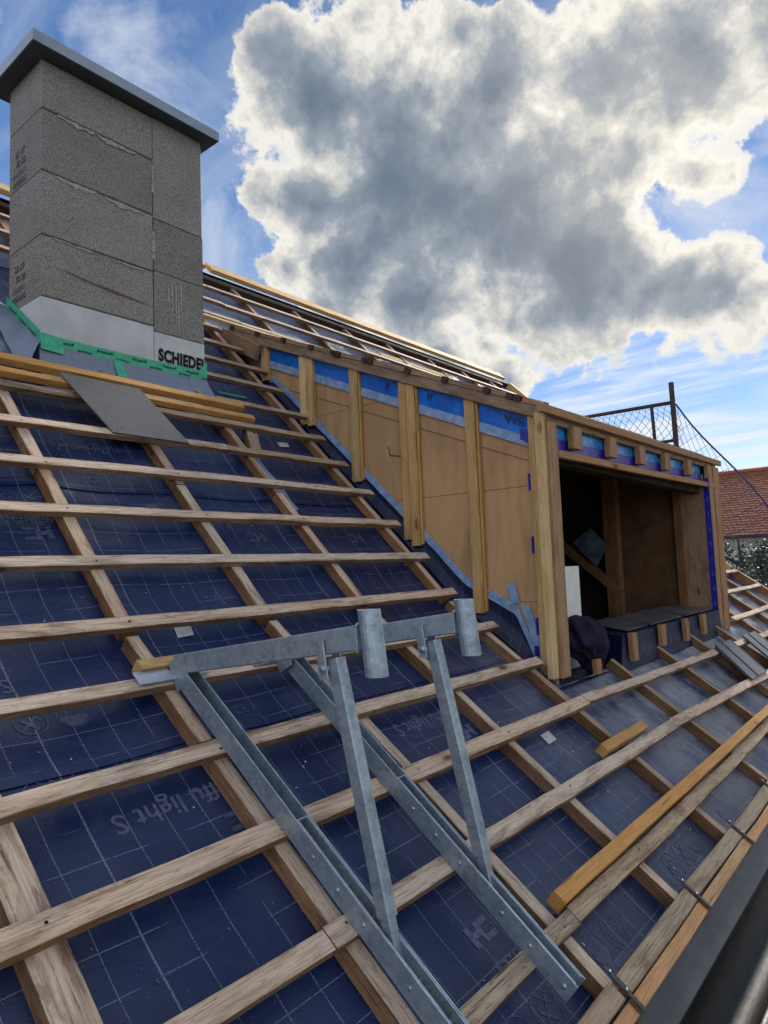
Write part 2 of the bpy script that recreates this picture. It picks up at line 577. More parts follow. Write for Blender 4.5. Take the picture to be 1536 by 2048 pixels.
def membrane(name, base, base2, line, linefac, rough=0.36, dust=True, weave=0.25, spec=0.5):
    m, t, p = new_mat(name)
    uvn = t.n('ShaderNodeUVMap')
    tc = t.n('ShaderNodeTexCoord')
    uv = t.sep(uvn.outputs[0])
    P = t.comb(uv[0], uv[1], 0.0)
    g = 0.110
    wob = t.m('MULTIPLY', t.m('SUBTRACT', t.noise(P, 2.0, 2, 0.5), 0.5), 0.012)
    fu = t.m('FRACT', t.m('DIVIDE', t.m('ADD', t.m('ADD', uv[0], wob), 20.0 + 0.012), g))
    fv = t.m('FRACT', t.m('DIVIDE', t.m('ADD', t.m('ADD', uv[1], wob), 20.0 - 0.014), g))
    lw = 0.011
    lu = t.ss(t.m('ABSOLUTE', t.m('SUBTRACT', fu, 0.5)), lw * 1.6, lw * 0.6)
    lv = t.ss(t.m('ABSOLUTE', t.m('SUBTRACT', fv, 0.5)), lw * 1.6, lw * 0.6)
    br1 = t.ss(t.noise(P, 5.0, 2, 0.5), 0.33, 0.45)
    br2 = t.ss(t.noise(t.v('ADD', P, (9, 4, 2)), 4.0, 2, 0.5), 0.42, 0.52)
    # every fifth line is printed heavier
    f5 = t.m('FRACT', t.m('DIVIDE', t.m('ADD', t.m('ADD', uv[0], wob), 20.0 + 0.012 + 0.22), g * 5))
    l5 = t.ss(t.m('ABSOLUTE', t.m('SUBTRACT', f5, 0.5)), 0.0065, 0.004)
    ln = t.m('MAXIMUM', t.m('MAXIMUM', t.m('MULTIPLY', lu, br1), t.m('MULTIPLY', lv, br2)), l5)
    speck = t.noise(P, 160.0, 2, 0.6)
    ln = t.m('MULTIPLY', ln, t.ss(speck, 0.30, 0.55))
    big = t.noise(P, 1.7, 4, 0.6)
    col = t.mix(big, base, base2)
    col = t.mix(t.m('MULTIPLY', ln, linefac), col, line)
    rr = t.m('MULTIPLY_ADD', t.noise(P, 6.0, 4, 0.6), 0.22, rough - 0.11)
    if dust:
        # pale sawdust and scuffs, thick in front of the dormer where the boards were cut
        zone = t.m('MULTIPLY', t.ss(uv[0], 2.6, 4.6), t.ss(uv[1], 0.1, -0.55))
        zone = t.m('MULTIPLY_ADD', zone, 1.15, 0.06)
        dn = t.m('MULTIPLY', t.ss(t.noise(t.scalev(P, (1.5, 1.0, 1)), 2.4, 5, 0.65), 0.28, 0.62), t.ss(t.noise(P, 210, 3, 0.75), 0.34, 0.62))
        du = t.m('MULTIPLY', dn, zone)
        du = t.m('MAXIMUM', du, t.m('MULTIPLY', t.ss(t.noise(P, 70, 2, 0.5), 0.70, 0.76), 0.30))
        col = t.mix(t.m('MULTIPLY', du, 0.80), col, (0.40, 0.405, 0.40))
        blot = t.ss(t.noise(P, 26, 4, 0.7), 0.63, 0.72)
        col = t.mix(t.m('MULTIPLY', blot, 0.5), col, (0.006, 0.008, 0.02))
        rr = t.m('ADD', rr, t.m('MULTIPLY', du, 0.35))
        drop = t.voro(P, 26.0)
        dk = t.ss(drop, 0.10, 0.04)
        rr = t.m('MULTIPLY', rr, t.m('SUBTRACT', 1.0, t.m('MULTIPLY', dk, 0.8)))
    t.put(p.inputs['Base Color'], col)
    t.put(p.inputs['Roughness'], rr)
    p.inputs['Specular IOR Level'].default_value = spec
    wv = t.n('ShaderNodeTexWave', wave_type='BANDS', bands_direction='DIAGONAL')
    t.put(wv.inputs['Vector'], P)
    wv.inputs['Scale'].default_value = 60.0
    wv.inputs['Distortion'].default_value = 3.0
    wr = t.noise(t.scalev(P, (1.0, 2.2, 1)), 7.0, 5, 0.6, 0.5)
    h = t.m('ADD', t.m('MULTIPLY', wv.outputs['Fac'], 0.06 * weave), t.m('MULTIPLY', wr, 0.8))
    if dust:
        h = t.m('ADD', h, t.m('MULTIPLY', dk, 0.12))
    bump(t, p, h, 0.21, 0.03)
    return m


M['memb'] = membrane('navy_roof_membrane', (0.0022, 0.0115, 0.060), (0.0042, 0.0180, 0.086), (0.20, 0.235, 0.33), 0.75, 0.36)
M['memb_sheen'] = membrane('sheen_painted_membrane', (0.085, 0.108, 0.18), (0.13, 0.155, 0.235), (0.30, 0.32, 0.40), 0.5, 0.40)  # same navy membrane, with the sky sheen put into a paler colour
M['memb_plain'] = membrane('navy_membrane_plain', (0.0028, 0.0075, 0.034), (0.005, 0.011, 0.048), (0.14, 0.16, 0.26), 0.45, 0.45, False, 0.25, 0.3)
M['memb_grey'] = membrane('grey_flashing_membrane', (0.15, 0.18, 0.25), (0.20, 0.235, 0.31), (0.04, 0.05, 0.09), 0.55, 0.45, False, 0.6)


def simple(name, col, rough=0.6, metal=0.0, var=0.15, scale=12.0, spec=0.5, bstr=0.0, bscale=60.0, col2=None):
    m, t, p = new_mat(name)
    tc = t.n('ShaderNodeTexCoord')
    n = t.noise(tc.outputs['Object'], scale, 5, 0.65)
    c2 = col2 or tuple(c * (1 - var * 2.2) for c in col)
    t.put(p.inputs['Base Color'], t.mix(t.ss(n, 0.3, 0.7), col, c2))
    t.put(p.inputs['Roughness'], t.m('MULTIPLY_ADD', t.noise(tc.outputs['Object'], scale * 3, 3, 0.6), 0.2, rough - 0.1))
    p.inputs['Metallic'].default_value = metal
    p.inputs['Specular IOR Level'].default_value = spec
    if bstr:
        bump(t, p, t.noise(tc.outputs['Object'], bscale, 4, 0.65), bstr, 0.005)
    return m


def galv():
    m, t, p = new_mat('galvanised_steel')
    tc = t.n('ShaderNodeTexCoord')
    P = tc.outputs['Object']
    a = t.noise(P, 22, 5, 0.7)
    b = t.noise(t.scalev(P, (1, 1, 1)), 140, 3, 0.7)
    v = t.n('ShaderNodeTexVoronoi')
    t.put(v.inputs['Vector'], P)
    v.inputs['Scale'].default_value = 75
    sp = t.sep(v.outputs['Color'])[0]
    col = t.mix(t.ss(a, 0.3, 0.7), (0.36, 0.425, 0.49), (0.21, 0.265, 0.325))
    col = t.mix(t.m('MULTIPLY', sp, 0.42), col, (0.48, 0.56, 0.63))
    col = t.mix(t.m('MULTIPLY', t.ss(b, 0.60, 0.75), 0.5), col, (0.11, 0.13, 0.15))
    t.put(p.inputs['Base Color'], col)
    p.inputs['Metallic'].default_value = 0.72
    t.put(p.inputs['Roughness'], t.m('MULTIPLY_ADD', a, 0.3, 0.34))
    bump(t, p, t.m('ADD', a, t.m('MULTIPLY', b, 0.3)), 0.12, 0.004)
    return m


M['galv'] = galv()
M['zinc'] = simple('bright_zinc_sheet', (0.62, 0.64, 0.66), 0.35, 0.8, 0.1, 18)
M['steel_dark'] = simple('dark_coated_steel', (0.045, 0.052, 0.062), 0.42, 0.3, 0.2, 10)
M['flash'] = simple('anthracite_eave_sheet', (0.058, 0.065, 0.075), 0.40, 0.2, 0.18, 7, bstr=0.05, bscale=9)
M['gutter'] = simple('dark_gutter_steel', (0.010, 0.012, 0.014), 0.45, 0.0, 0.3, 9, spec=0.25, bstr=0.3, bscale=120)  # dark steel taken near-black: the trough's inner shade is put into the colour
M['gutter_rim'] = simple('gutter_bead_pale', (0.50, 0.46, 0.42), 0.5, 0.2, 0.3, 40, bstr=0.6, bscale=90)
M['cap'] = simple('chimney_cap_sheet', (0.33, 0.375, 0.43), 0.38, 0.55, 0.12, 4)
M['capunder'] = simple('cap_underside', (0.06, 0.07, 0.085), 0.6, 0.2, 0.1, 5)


def block_mat():
    m, t, p = new_mat('expanded_clay_block')
    tc = t.n('ShaderNodeTexCoord')
    oi = t.n('ShaderNodeObjectInfo')
    P = t.v('ADD', tc.outputs['Object'], t.v('SCALE', t.comb(oi.outputs['Random'], 0.3, 0.7), scale=11.0))
    a = t.noise(P, 170, 3, 0.75)
    b = t.noise(P, 2.4, 5, 0.6)
    c = t.voro(P, 135)
    col = t.ramp(a, [(0.30, (0.15, 0.143, 0.135)), (0.44, (0.34, 0.325, 0.305)), (0.57, (0.44, 0.42, 0.395)), (0.75, (0.53, 0.51, 0.48))])
    col = t.mix(t.m('MULTIPLY', t.ss(c, 0.48, 0.82), 0.6), col, (0.07, 0.067, 0.065))
    col = t.mix(t.m('MULTIPLY', t.ss(b, 0.42, 0.72), 0.35), col, (0.17, 0.145, 0.13))
    k = t.m('MULTIPLY_ADD', oi.outputs['Random'], 0.28, 0.86)
    col = t.mix(1.0, col, t.comb(k, k, k), 'MULTIPLY')
    t.put(p.inputs['Base Color'], col)
    p.inputs['Roughness'].default_value = 0.92
    p.inputs['Specular IOR Level'].default_value = 0.1
    bump(t, p, t.m('SUBTRACT', a, t.m('MULTIPLY', c, 0.5)), 0.9, 0.012)
    return m


M['block'] = block_mat()
M['mortar'] = simple('pale_mortar', (0.45, 0.44, 0.37), 0.9, 0, 0.25, 45, 0.1, 0.5, 120)
M['mortar_d'] = simple('grey_mortar', (0.16, 0.16, 0.15), 0.95, 0, 0.3, 60, 0.1, 0.5, 120)
M['plaster'] = simple('white_chimney_plaster', (0.58, 0.595, 0.61), 0.8, 0, 0.10, 5, 0.2, 0.25, 70)
M['black'] = simple('black_print', (0.012, 0.013, 0.016), 0.7, 0, 0.1, 30, 0.2)
M['red'] = simple('red_chalk', (0.27, 0.15, 0.12), 0.9, 0, 0.2, 60, 0.1)
M['print'] = simple('membrane_print', (0.125, 0.145, 0.24), 0.5, 0, 0.25, 90, 0.5)
M['print_dim'] = simple('membrane_print_dim', (0.075, 0.095, 0.18), 0.5, 0, 0.25, 90, 0.5)
M['green'] = simple('green_sealing_tape', (0.05, 0.46, 0.27), 0.42, 0, 0.14, 24, 0.5, 0.35, 28)
M['silver'] = simple('silver_blue_tape', (0.29, 0.40, 0.56), 0.42, 0.1, 0.28, 16, 0.5, 0.6, 34, col2=(0.14, 0.235, 0.42))
M['bluefoil'] = simple('bright_blue_foil', (0.003, 0.16, 0.68), 0.3, 0, 0.2, 6, 0.35, 0.6, 12, col2=(0.002, 0.085, 0.45))
M['foilprint'] = simple('dark_blue_print', (0.003, 0.02, 0.12), 0.4)
M['lightfoil'] = simple('light_blue_foil', (0.02, 0.29, 0.80), 0.3, 0, 0.2, 14, 0.5, 0.7, 20, col2=(0.008, 0.12, 0.35))
M['indigo'] = simple('indigo_tape', (0.012, 0.02, 0.44), 0.35, 0, 0.25, 30, 0.5, 0.5, 40, col2=(0.008, 0.005, 0.10))
M['indigo_print'] = simple('pale_print', (0.36, 0.36, 0.70), 0.5, 0, 0.1, 40)
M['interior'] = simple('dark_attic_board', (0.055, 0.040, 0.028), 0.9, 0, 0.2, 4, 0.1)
M['studdark'] = wood('shaded_brown_wood', (0.25, 0.145, 0.075), (0.14, 0.072, 0.034), None, 0, 0.6, stain=0.4)  # stud wood again, the dormer's inside shade put into a darker colour
M['pack'] = simple('pale_blue_package', (0.13, 0.18, 0.27), 0.6, 0, 0.3, 9)
def chips_mat():
    m, t, p = new_mat('pale_chips_and_crumbs')
    g_ = t.n('ShaderNodeNewGeometry')
    t.put(p.inputs['Base Color'], t.ramp(g_.outputs['Random Per Island'], [(0.0, (0.03, 0.025, 0.02)), (0.4, (0.25, 0.2, 0.14)), (0.7, (0.5, 0.45, 0.36)), (1.0, (0.62, 0.62, 0.6))]))
    return m


M['chips'] = chips_mat()
M['fibreshade'] = simple('shade_painted_fibreboard', (0.15, 0.085, 0.045), 0.9, 0, 0.2, 5, 0.1)  # inner board is fibreboard too; its shade is painted in as darker brown
M['slate'] = simple('dark_slate', (0.10, 0.10, 0.108), 0.42, 0, 0.22, 7, 0.5, 0.2, 30)


def wet_slate():
    m, t, p = new_mat('wet_slate_panel')
    tc_ = t.n('ShaderNodeTexCoord')
    P = tc_.outputs['Object']
    dr = t.m('MULTIPLY', t.ss(t.voro(P, 75.0), 0.30, 0.20), t.ss(t.noise(P, 9.0, 3, 0.6), 0.47, 0.58))
    col = t.mix(t.noise(P, 7.0, 4, 0.6), (0.075, 0.075, 0.082), (0.12, 0.118, 0.122))
    t.put(p.inputs['Base Color'], t.mix(dr, col, (0.012, 0.012, 0.014)))
    t.put(p.inputs['Roughness'], t.m('MULTIPLY_ADD', dr, -0.12, 0.46))
    bump(t, p, dr, 0.1, 0.002)
    return m


M['wetslate'] = wet_slate()
M['tile'] = simple('grey_concrete_tile', (0.125, 0.135, 0.15), 0.5, 0, 0.2, 40, 0.4, 0.35, 160)
M['white'] = simple('white_foam_board', (0.74, 0.745, 0.70), 0.8, 0, 0.06, 10, 0.2, 0.2, 90)
M['cloth'] = simple('dark_purple_cloth', (0.024, 0.017, 0.052), 0.9, 0, 0.3, 9, 0.15, 0.4, 160)
M['rust'] = simple('rusty_scaffold_tube', (0.085, 0.05, 0.042), 0.7, 0.4, 0.3, 20)
M['net'] = simple('dark_net_cord', (0.035, 0.045, 0.075), 0.7, 0, 0.2, 30)
M['netblue'] = simple('blue_net_rope', (0.022, 0.035, 0.16), 0.6, 0, 0.2, 30)
M['wallwhite'] = simple('white_render_wall', (0.62, 0.64, 0.68), 0.9, 0, 0.08, 1.2, 0.2, 0.2, 30)
M['housewall'] = simple('cream_render_wall', (0.50, 0.46, 0.38), 0.9, 0, 0.08, 1.2, 0.2, 0.2, 30)
M['glass'] = simple('dark_window_glass', (0.02, 0.026, 0.035), 0.08, 0, 0.1, 2, 0.6)
M['paper'] = simple('white_label', (0.62, 0.64, 0.62), 0.5, 0, 0.1, 30)
M['bark'] = simple('tree_bark', (0.10, 0.075, 0.055), 0.95, 0, 0.3, 14, 0.1, 0.8, 40)


def tiles_mat():
    m, t, p = new_mat('orange_clay_tiles')
    g = t.n('ShaderNodeNewGeometry')
    r = g.outputs['Random Per Island']
    tc = t.n('ShaderNodeTexCoord')
    col = t.ramp(r, [(0.0, (0.20, 0.062, 0.030)), (0.4, (0.225, 0.068, 0.031)), (0.75, (0.255, 0.082, 0.036)), (1.0, (0.19, 0.068, 0.038))])
    n = t.noise(tc.outputs['Object'], 1.1, 5, 0.6)
    col = t.mix(t.m('MULTIPLY', t.ss(n, 0.45, 0.7), 0.45), col, (0.14, 0.06, 0.04))
    t.put(p.inputs['Base Color'], col)
    p.inputs['Roughness'].default_value = 0.85
    return m


M['clay'] = tiles_mat()


def leaf_mat():
    m, t, p = new_mat('green_leaves')
    g = t.n('ShaderNodeNewGeometry')
    col = t.ramp(g.outputs['Random Per Island'], [(0.0, (0.014, 0.03, 0.010)), (0.5, (0.03, 0.055, 0.016)), (0.85, (0.06, 0.08, 0.022)), (1.0, (0.10, 0.10, 0.03))])
    t.put(p.inputs['Base Color'], col)
    p.inputs['Roughness'].default_value = 0.55
    return m


M['leaf'] = leaf_mat()


def ground_mat():
    m, t, p = new_mat('yard_ground')
    tc = t.n('ShaderNodeTexCoord')
    n = t.noise(tc.outputs['Object'], 0.25, 6, 0.6)
    f2 = t.noise(tc.outputs['Object'], 14.0, 4, 0.6)
    col = t.mix(t.ss(n, 0.42, 0.58), (0.05, 0.075, 0.025), (0.17, 0.16, 0.14))
    col = t.mix(t.m('MULTIPLY', f2, 0.5), col, (0.09, 0.085, 0.07))
    t.put(p.inputs['Base Color'], col)
    p.inputs['Roughness'].default_value = 0.95
    return m


M['ground'] = ground_mat()

# ------------------------------------------------------------------ setting
g = mesh_obj('ground', [(-1500, -1500, GROUND), (1500, -1500, GROUND), (1500, 1500, GROUND), (-1500, 1500, GROUND)], [(0, 1, 2, 3)], M['ground'])
g['kind'] = 'structure'

# ------------------------------------------------------------------ the house whose roof is being renewed
UL, UR = -2.6, 10.42           # left end, right verge
DX0, DX1 = 3.70, 7.44          # dormer footprint
DYF, DYB = 1.76, 4.58
CHX0, CHX1, CHY0, CHY1 = 1.72, 2.82, 3.85, 4.28
house = empty('house', (3, 3, GROUND), 'house roof stripped to navy membrane with grey wooden tile battens', 'house')

# counter battens: right edge u, width
LOWC = [(-1.32, 0.06), (-0.62, 0.06), (0.05, 0.06), (0.752, 0.090), (1.402, 0.053), (2.085, 0.053), (2.752, 0.053), (3.492, 0.053)]
MIDC = [(4.43, 0.053), (5.285, 0.053), (6.13, 0.053), (6.95, 0.053)]
RIGC = [(7.86, 0.053), (8.72, 0.053), (9.55, 0.053)]
COUNTERS += LOWC + MIDC + RIGC

ROWV = {'R1': -1.590, 'R2': -1.252, 'R3': -0.921, 'R4': -0.591, 'R5': -0.260, 'R6': 0.060, 'R7': 0.386, 'R8': 0.708, 'R9': 1.030,
        'R10': 1.347, 'R11': 1.655, 'R12': 1.947, 'R13': 2.281, 'R14': 2.571, 'R15': 2.871, 'R16': 3.196, 'R17': 3.487, 'R18': 3.822, 'R19': 4.171}
TB = 0.030


def in_dormer(u, v):
    p = S(u, v, -0.087)
    return DX0 < u < DX1 and DYF < p.y < DYB


def in_chimney(u, v):
    p = S(u, v, -0.087)
    return CHX0 - 0.01 < u < CHX1 + 0.01 and CHY0 - 0.01 < p.y < CHY1 + 0.01


# membrane sheets, lapped like shingles
SHEETS = [(-1.93, -0.44), (-0.50, 0.985), (0.94, 2.42), (2.36, 3.40), (3.34, 4.62)]
SH = []


def sheet_off(k):
    return 0.0018 * k


for k, (v0, v1) in enumerate(SHEETS):
    lap = v1 - 0.05

    def fn(a, b, v0=v0, v1=v1, k=k):
        u = UL + (UR - UL) * a
        v = v0 + (v1 - v0) * b
        edge = 0.004 * max(0.0, 1 - (v - v0) / 0.06)
        tuck = -0.006 * max(0.0, (v - (v1 - 0.06)) / 0.06)
        if v0 < 0 < v1 and -0.3 < v < 0.3:
            pass
        q = S(u, v, memb_h(u, v) + edge + tuck + 0.0012)
        return q

    def uvf(a, b, v0=v0, v1=v1):
        return (UL + (UR - UL) * a, v0 + (v1 - v0) * b)

    def keep(a, b, v0=v0, v1=v1):
        u = UL + (UR - UL) * a
        v = v0 + (v1 - v0) * b
        return not in_dormer(u, v)

    nv = max(8, int((v1 - v0) / 0.035))
    o = grid_obj('membrane_sheet', fn, 330, nv, M['memb_sheen' if k == 4 else 'memb'], house, uvf, keep)
    SH.append(o)


def sheet_for(v):
    for k in range(len(SHEETS) - 1, -1, -1):
        if SHEETS[k][0] <= v <= SHEETS[k][1]:
            return SH[k]
    return SH[0]


def on_roof_text(s, u, v, size, flip=False, mat='print', thick=0.0, rotz=0.0):
    """print on the membrane; (u,v) lower-left corner as read"""
    if ' ' in s:
        x0 = 0.0
        for word in s.split(' '):
            on_roof_text(word, u + (-x0 if flip else x0), v, size, flip, mat, thick)
            x0 += (text_geo(word, thick)[2] + 0.30) * size
        return None
    vs, fs, w = text_geo(s, thick)
    sg = -1 if flip else 1
    out = []
    for q in vs:
        x, y = q.x * size, q.y * size
        uu, vv = u + sg * (x * math.cos(rotz) - y * math.sin(rotz)), v + sg * (x * math.sin(rotz) + y * math.cos(rotz))
        out.append(S(uu, vv, memb_h(uu, vv) + (0.0027 if v < 0 else 0.0045)))
    return mesh_obj('printed_text', out, fs, M[mat], sheet_for(v))


def strip_faces(pts, wd):
    """flat polyline in (u,v) -> quads"""
    vs, fs = [], []
    n = len(pts)
    for i, (x, y) in enumerate(pts):
        a = pts[max(i - 1, 0)]
        b = pts[min(i + 1, n - 1)]
        if pts[0] == pts[-1]:
            a = pts[(i - 1) % (n - 1)]
            b = pts[(i + 1) % (n - 1)]
        dx, dy = b[0] - a[0], b[1] - a[1]
        l = math.hypot(dx, dy) or 1
        nx, ny = -dy / l * wd / 2, dx / l * wd / 2
        vs += [(x + nx, y + ny), (x - nx, y - ny)]
    for i in range(n - 1):
        fs.append((2 * i, 2 * i + 1, 2 * i + 3, 2 * i + 2))
    return vs, fs


def on_roof_strokes(name, strokes, v, mat='print'):
    VS, FS = [], []
    for pts, wd in strokes:
        vs, fs = strip_faces(pts, wd)
        b = len(VS)
        VS += [S(x, y, memb_h(x, y) + 0.0027) for x, y in vs]
        FS += [tuple(i + b for i in q) for q in fs]
    return mesh_obj(name, VS, FS, M[mat], sheet_for(v))


def circ(u, v, r, n=20, a0=0, a1=2 * math.pi):
    return [(u + r * math.cos(a0 + (a1 - a0) * i / n), v + r * math.sin(a0 + (a1 - a0) * i / n)) for i in range(n)] + \
           [(u + r * math.cos(a1), v + r * math.sin(a1))]


def symbol(u, v, r=0.052, kind=0, mat='print_dim'):
    c = circ(u, v, r)
    c[-1] = c[0]
    st = [(c, 0.0035)]
    if kind == 0:      # house gable
        st += [([(u - r * .6, v - r * .1), (u, v + r * .55), (u + r * .6, v - r * .1)], 0.006),
               ([(u - r * .35, v - r * .6), (u - r * .35, v + r * .1)], 0.005), ([(u + r * .35, v - r * .6), (u + r * .35, v + r * .1)], 0.005)]
    elif kind == 1:    # crossed lines
        st += [([(u - r * .7, v - r * .7), (u + r * .7, v + r * .7)], 0.005), ([(u - r * .5, v + r * .2), (u + r * .3, v - r * .6)], 0.012),
               ([(u - r * .1, v + r * .8), (u + r * .6, v + r * .1)], 0.004)]
    elif kind == 2:    # half filled
        st += [(circ(u, v, r * .5, 12, math.pi, 2 * math.pi), r * .8)]
    else:
        for k in range(7):
            a = k * 0.9
            st.append(([(u + r * .65 * math.cos(a), v + r * .65 * math.sin(a)), (u + r * .95 * math.cos(a), v + r * .95 * math.sin(a))], 0.004))
        st.append((circ(u, v, r * .62, 16), 0.003))
    return on_roof_strokes('printed_symbol', st, v, mat)


def logo(u, v, flip=False, mat='print', s=1.0):
    """printed company block: big H and the rest of the name"""
    sg = -1 if flip else 1

    def R(x0, y0, x1, y1):
        return ([(u + sg * x0 * s, v + sg * (y0 + y1) / 2 * s), (u + sg * x1 * s, v + sg * (y0 + y1) / 2 * s)], (y1 - y0) * s)
    on_roof_strokes('printed_logo', [R(0, 0, 0.022, 0.068), R(0.022, 0.024, 0.05, 0.044), R(0.05, 0, 0.068, 0.068), R(0.07, 0, 0.115, 0.018), R(0.07, 0.05, 0.115, 0.068)], v, mat)
    vs, fs, w = text_geo('arrer')
    k = 0.030 * s
    out = []
    for q in vs:
        uu, vv = u + sg * (0.072 * s + q.x * k), v + sg * (0.024 * s + q.y * k)
        out.append(S(uu, vv, memb_h(uu, vv) + 0.0031))
    mesh_obj('printed_text', out, fs, M[mat], sheet_for(v))


def ce(u, v, flip=False, mat='print_dim'):
    sg = -1 if flip else 1
    w, h = 0.105 * sg, 0.082 * sg
    on_roof_strokes('printed_symbol', [([(u, v), (u + w, v), (u + w, v + h), (u, v + h), (u, v)], 0.0025)], v, mat)
    on_roof_text('CE', u + 0.022 * sg, v + 0.02 * sg, 0.056, flip, mat)


# prints on the lower sheet
for uu in (0.25, 1.80, 3.33):
    on_roof_text('Diffu light S', uu, -1.62, 0.092, False, 'print', 0.012)
    logo(uu, -1.50, False, 'print')
for uu in (1.45, 2.69, 3.80, 5.2):
    on_roof_text('Diffu light S', uu - 0.01, -0.672, 0.092, True, 'print' if uu != 3.80 else 'print_dim', 0.012)
    logo(uu - 0.02, -0.79, True, 'print' if uu == 2.69 else 'print_dim')
for k_, uu in enumerate((0.30, 0.5, 0.9, 1.03, 1.72, 1.86, 2.235, 2.375, 3.02, 3.16, 3.30)):
    symbol(uu, -1.727, 0.056, k_ % 4, 'print_dim')
for k_, uu in enumerate((0.88, 1.011, 1.143, 1.27, 2.30, 2.43, 2.56)):
    symbol(uu, -0.54, 0.05, (k_ + 1) % 4, 'print_dim')
# middle sheet
on_roof_text('S', 0.945, -0.075, 0.09, True, 'print')
for uu in (0.94, 1.07, 2.20, 2.33, 0.80):
    symbol(uu, -0.275, 0.05, int(uu * 10) % 4, 'print_dim')
ce(1.592, -0.44)
ce(2.72, -0.44)
for uu in (1.42, 2.56, 3.35):
    on_roof_text('Diffu light S', uu, 0.735, 0.075, True, 'print_dim')
    logo(uu - 0.10, 0.662, True, 'print_dim')
for k_, uu in enumerate((1.203, 1.30, 1.875, 1.985, 2.52, 2.64, 3.1, 3.22)):
    symbol(uu, 0.865, 0.045, k_ % 4, 'print_dim')
# upper sheet
on_roof_text('Diffu light S', 1.555, 1.275, 0.085, False, 'print_dim')
on_roof_text('Diffu light S', 2.92, 1.275, 0.085, False, 'print_dim')
for k_, uu in enumerate((1.595, 1.72, 1.87, 1.98, 2.9, 3.05)):
    symbol(uu, 1.17, 0.045, k_ % 4, 'print_dim')
ce(1.585, 0.975)
# white paper labels and a repair tape left on the membrane
for (u, v, w_, h_) in ((1.61, 0.003, 0.075, 0.058), (3.075, -1.035, 0.085, 0.06), (3.20, 1.585, 0.09, 0.05)):
    mesh_obj('paper_label', [S(u + a * w_, v + b * h_, memb_h(u + a * w_, v + b * h_) + 0.005 + 0.004 * a) for a, b in ((0, 0), (1, .05), (1.05, 1), (.02, .95))], [(0, 1, 2, 3)], M['paper'], sheet_for(v))
grid_obj('repair_tape', lambda a, b: S(2.79 + 0.075 * a + 0.01 * b, 0.86 + 0.62 * b, memb_h(2.8, 0.86 + 0.62 * b) + 0.008), 3, 12, M['silver'], sheet_for(1.2))
grid_obj('repair_tape', lambda a, b: S(3.02 + 0.26 * b, 2.19 + 0.022 * a, memb_h(3.0, 2.2) + 0.012), 2, 6, M['green'], sheet_for(2.2))


# counter battens
def counter(u, w, v0, v1, mat='counter', t=0.055, h=-TB):
    c = u - w / 2
    up = NRM((v0 + v1) / 2)
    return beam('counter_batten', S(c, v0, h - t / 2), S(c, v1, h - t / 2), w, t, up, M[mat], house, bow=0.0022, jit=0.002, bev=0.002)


for i, (cu, cw) in enumerate(LOWC):
    counter(cu, cw, -1.83, -0.565 + 0.01 * (i % 2), 'counter' if i < 4 else ('counter2' if i > 6 else 'counter'))
    counter(cu, cw, -0.556, -0.012, 'counter')
    top = 4.42
    if CHX0 - 0.1 < cu < CHX1 + 0.1:
        top = 2.03
        counter(cu, cw, 0.012, 0.945, 'counter')
        counter(cu + 0.004, cw, 0.953, top, 'counter2')
        counter(cu, cw, 2.86, 4.42, 'counter2')
    else:
        counter(cu, cw, 0.012, 0.945 + 0.01 * i, 'counter')
        counter(cu + 0.003, cw, 0.955 + 0.01 * i, top, 'counter' if i < 6 else 'counter2')
for cu, cw in MIDC:
    counter(cu, cw, -1.83, -0.745, 'counter2')
    counter(cu - 0.02, cw, 3.30, 4.42, 'counter2')
for cu, cw in RIGC:
    counter(cu, cw, -1.83, -0.012, 'counter2')
    counter(cu, cw, 0.012, 4.42, 'counter2')
# verge plank on the right gable
beam('verge_board', S(UR - 0.03, -1.9, -0.06), S(UR - 0.03, -0.01, -0.06), 0.07, 0.13, NRM(-1), M['counter'], house)
beam('verge_board', S(UR - 0.03, 0.01, -0.06), S(UR - 0.03, 4.6, -0.06), 0.07, 0.13, NRM(1), M['pine'], house)


# tile battens
def batten(u0, u1, v, w=0.055, mat='batten', v1=None, t=TB, h=0.0, name='batten'):
    v1 = v if v1 is None else v1
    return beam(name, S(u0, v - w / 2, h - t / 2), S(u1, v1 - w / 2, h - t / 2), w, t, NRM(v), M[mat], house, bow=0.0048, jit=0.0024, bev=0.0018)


batten(UL, 2.128, -1.590, 0.056, 'batten2')
batten(2.134, 7.9, -1.588, 0.058, 'batten2', -1.596)
batten(7.906, UR, -1.60, 0.056, 'batten2', -1.62)
batten(UL, 1.30, -1.252, 0.06, 'batten')
batten(1.305, 4.1, -1.252, 0.062, 'batten', -1.258)
batten(4.105, 7.2, -1.258, 0.062, 'batten', -1.352)
batten(7.206, UR, -1.352, 0.058, 'batten2', -1.36)
batten(UL, 0.15, -0.921, 0.068, 'batten')
batten(0.155, 3.545, -0.921, 0.066, 'batten', -0.914)
batten(3.552, 7.6, -0.913, 0.056, 'batten', -1.018)
batten(7.606, UR, -1.018, 0.056, 'batten2', -1.03)
batten(UL, 3.57, -0.591, 0.058, 'batten')
batten(UL, 3.56, -0.260, 0.056, 'batten')
for v in (-0.735, -0.372, -0.03, 0.30, 0.62, 0.95, 1.27, 1.6, 1.93, 2.26, 2.58, 2.9):
    batten(7.50, UR, v, 0.055, 'batten')
for nm in ('R6', 'R7', 'R8', 'R9', 'R10', 'R11'):
    v = ROWV[nm]
    if nm == 'R10':
        batten(UL, 2.545, v, 0.055, 'batten')
        batten(2.551, 3.60, v, 0.055, 'batten2')
    else:
        batten(UL, {'R6': 3.55, 'R7': 3.585, 'R8': 3.59, 'R9': 3.60, 'R11': 3.60}[nm], v, 0.055, 'batten' if nm != 'R11' else 'batten2')
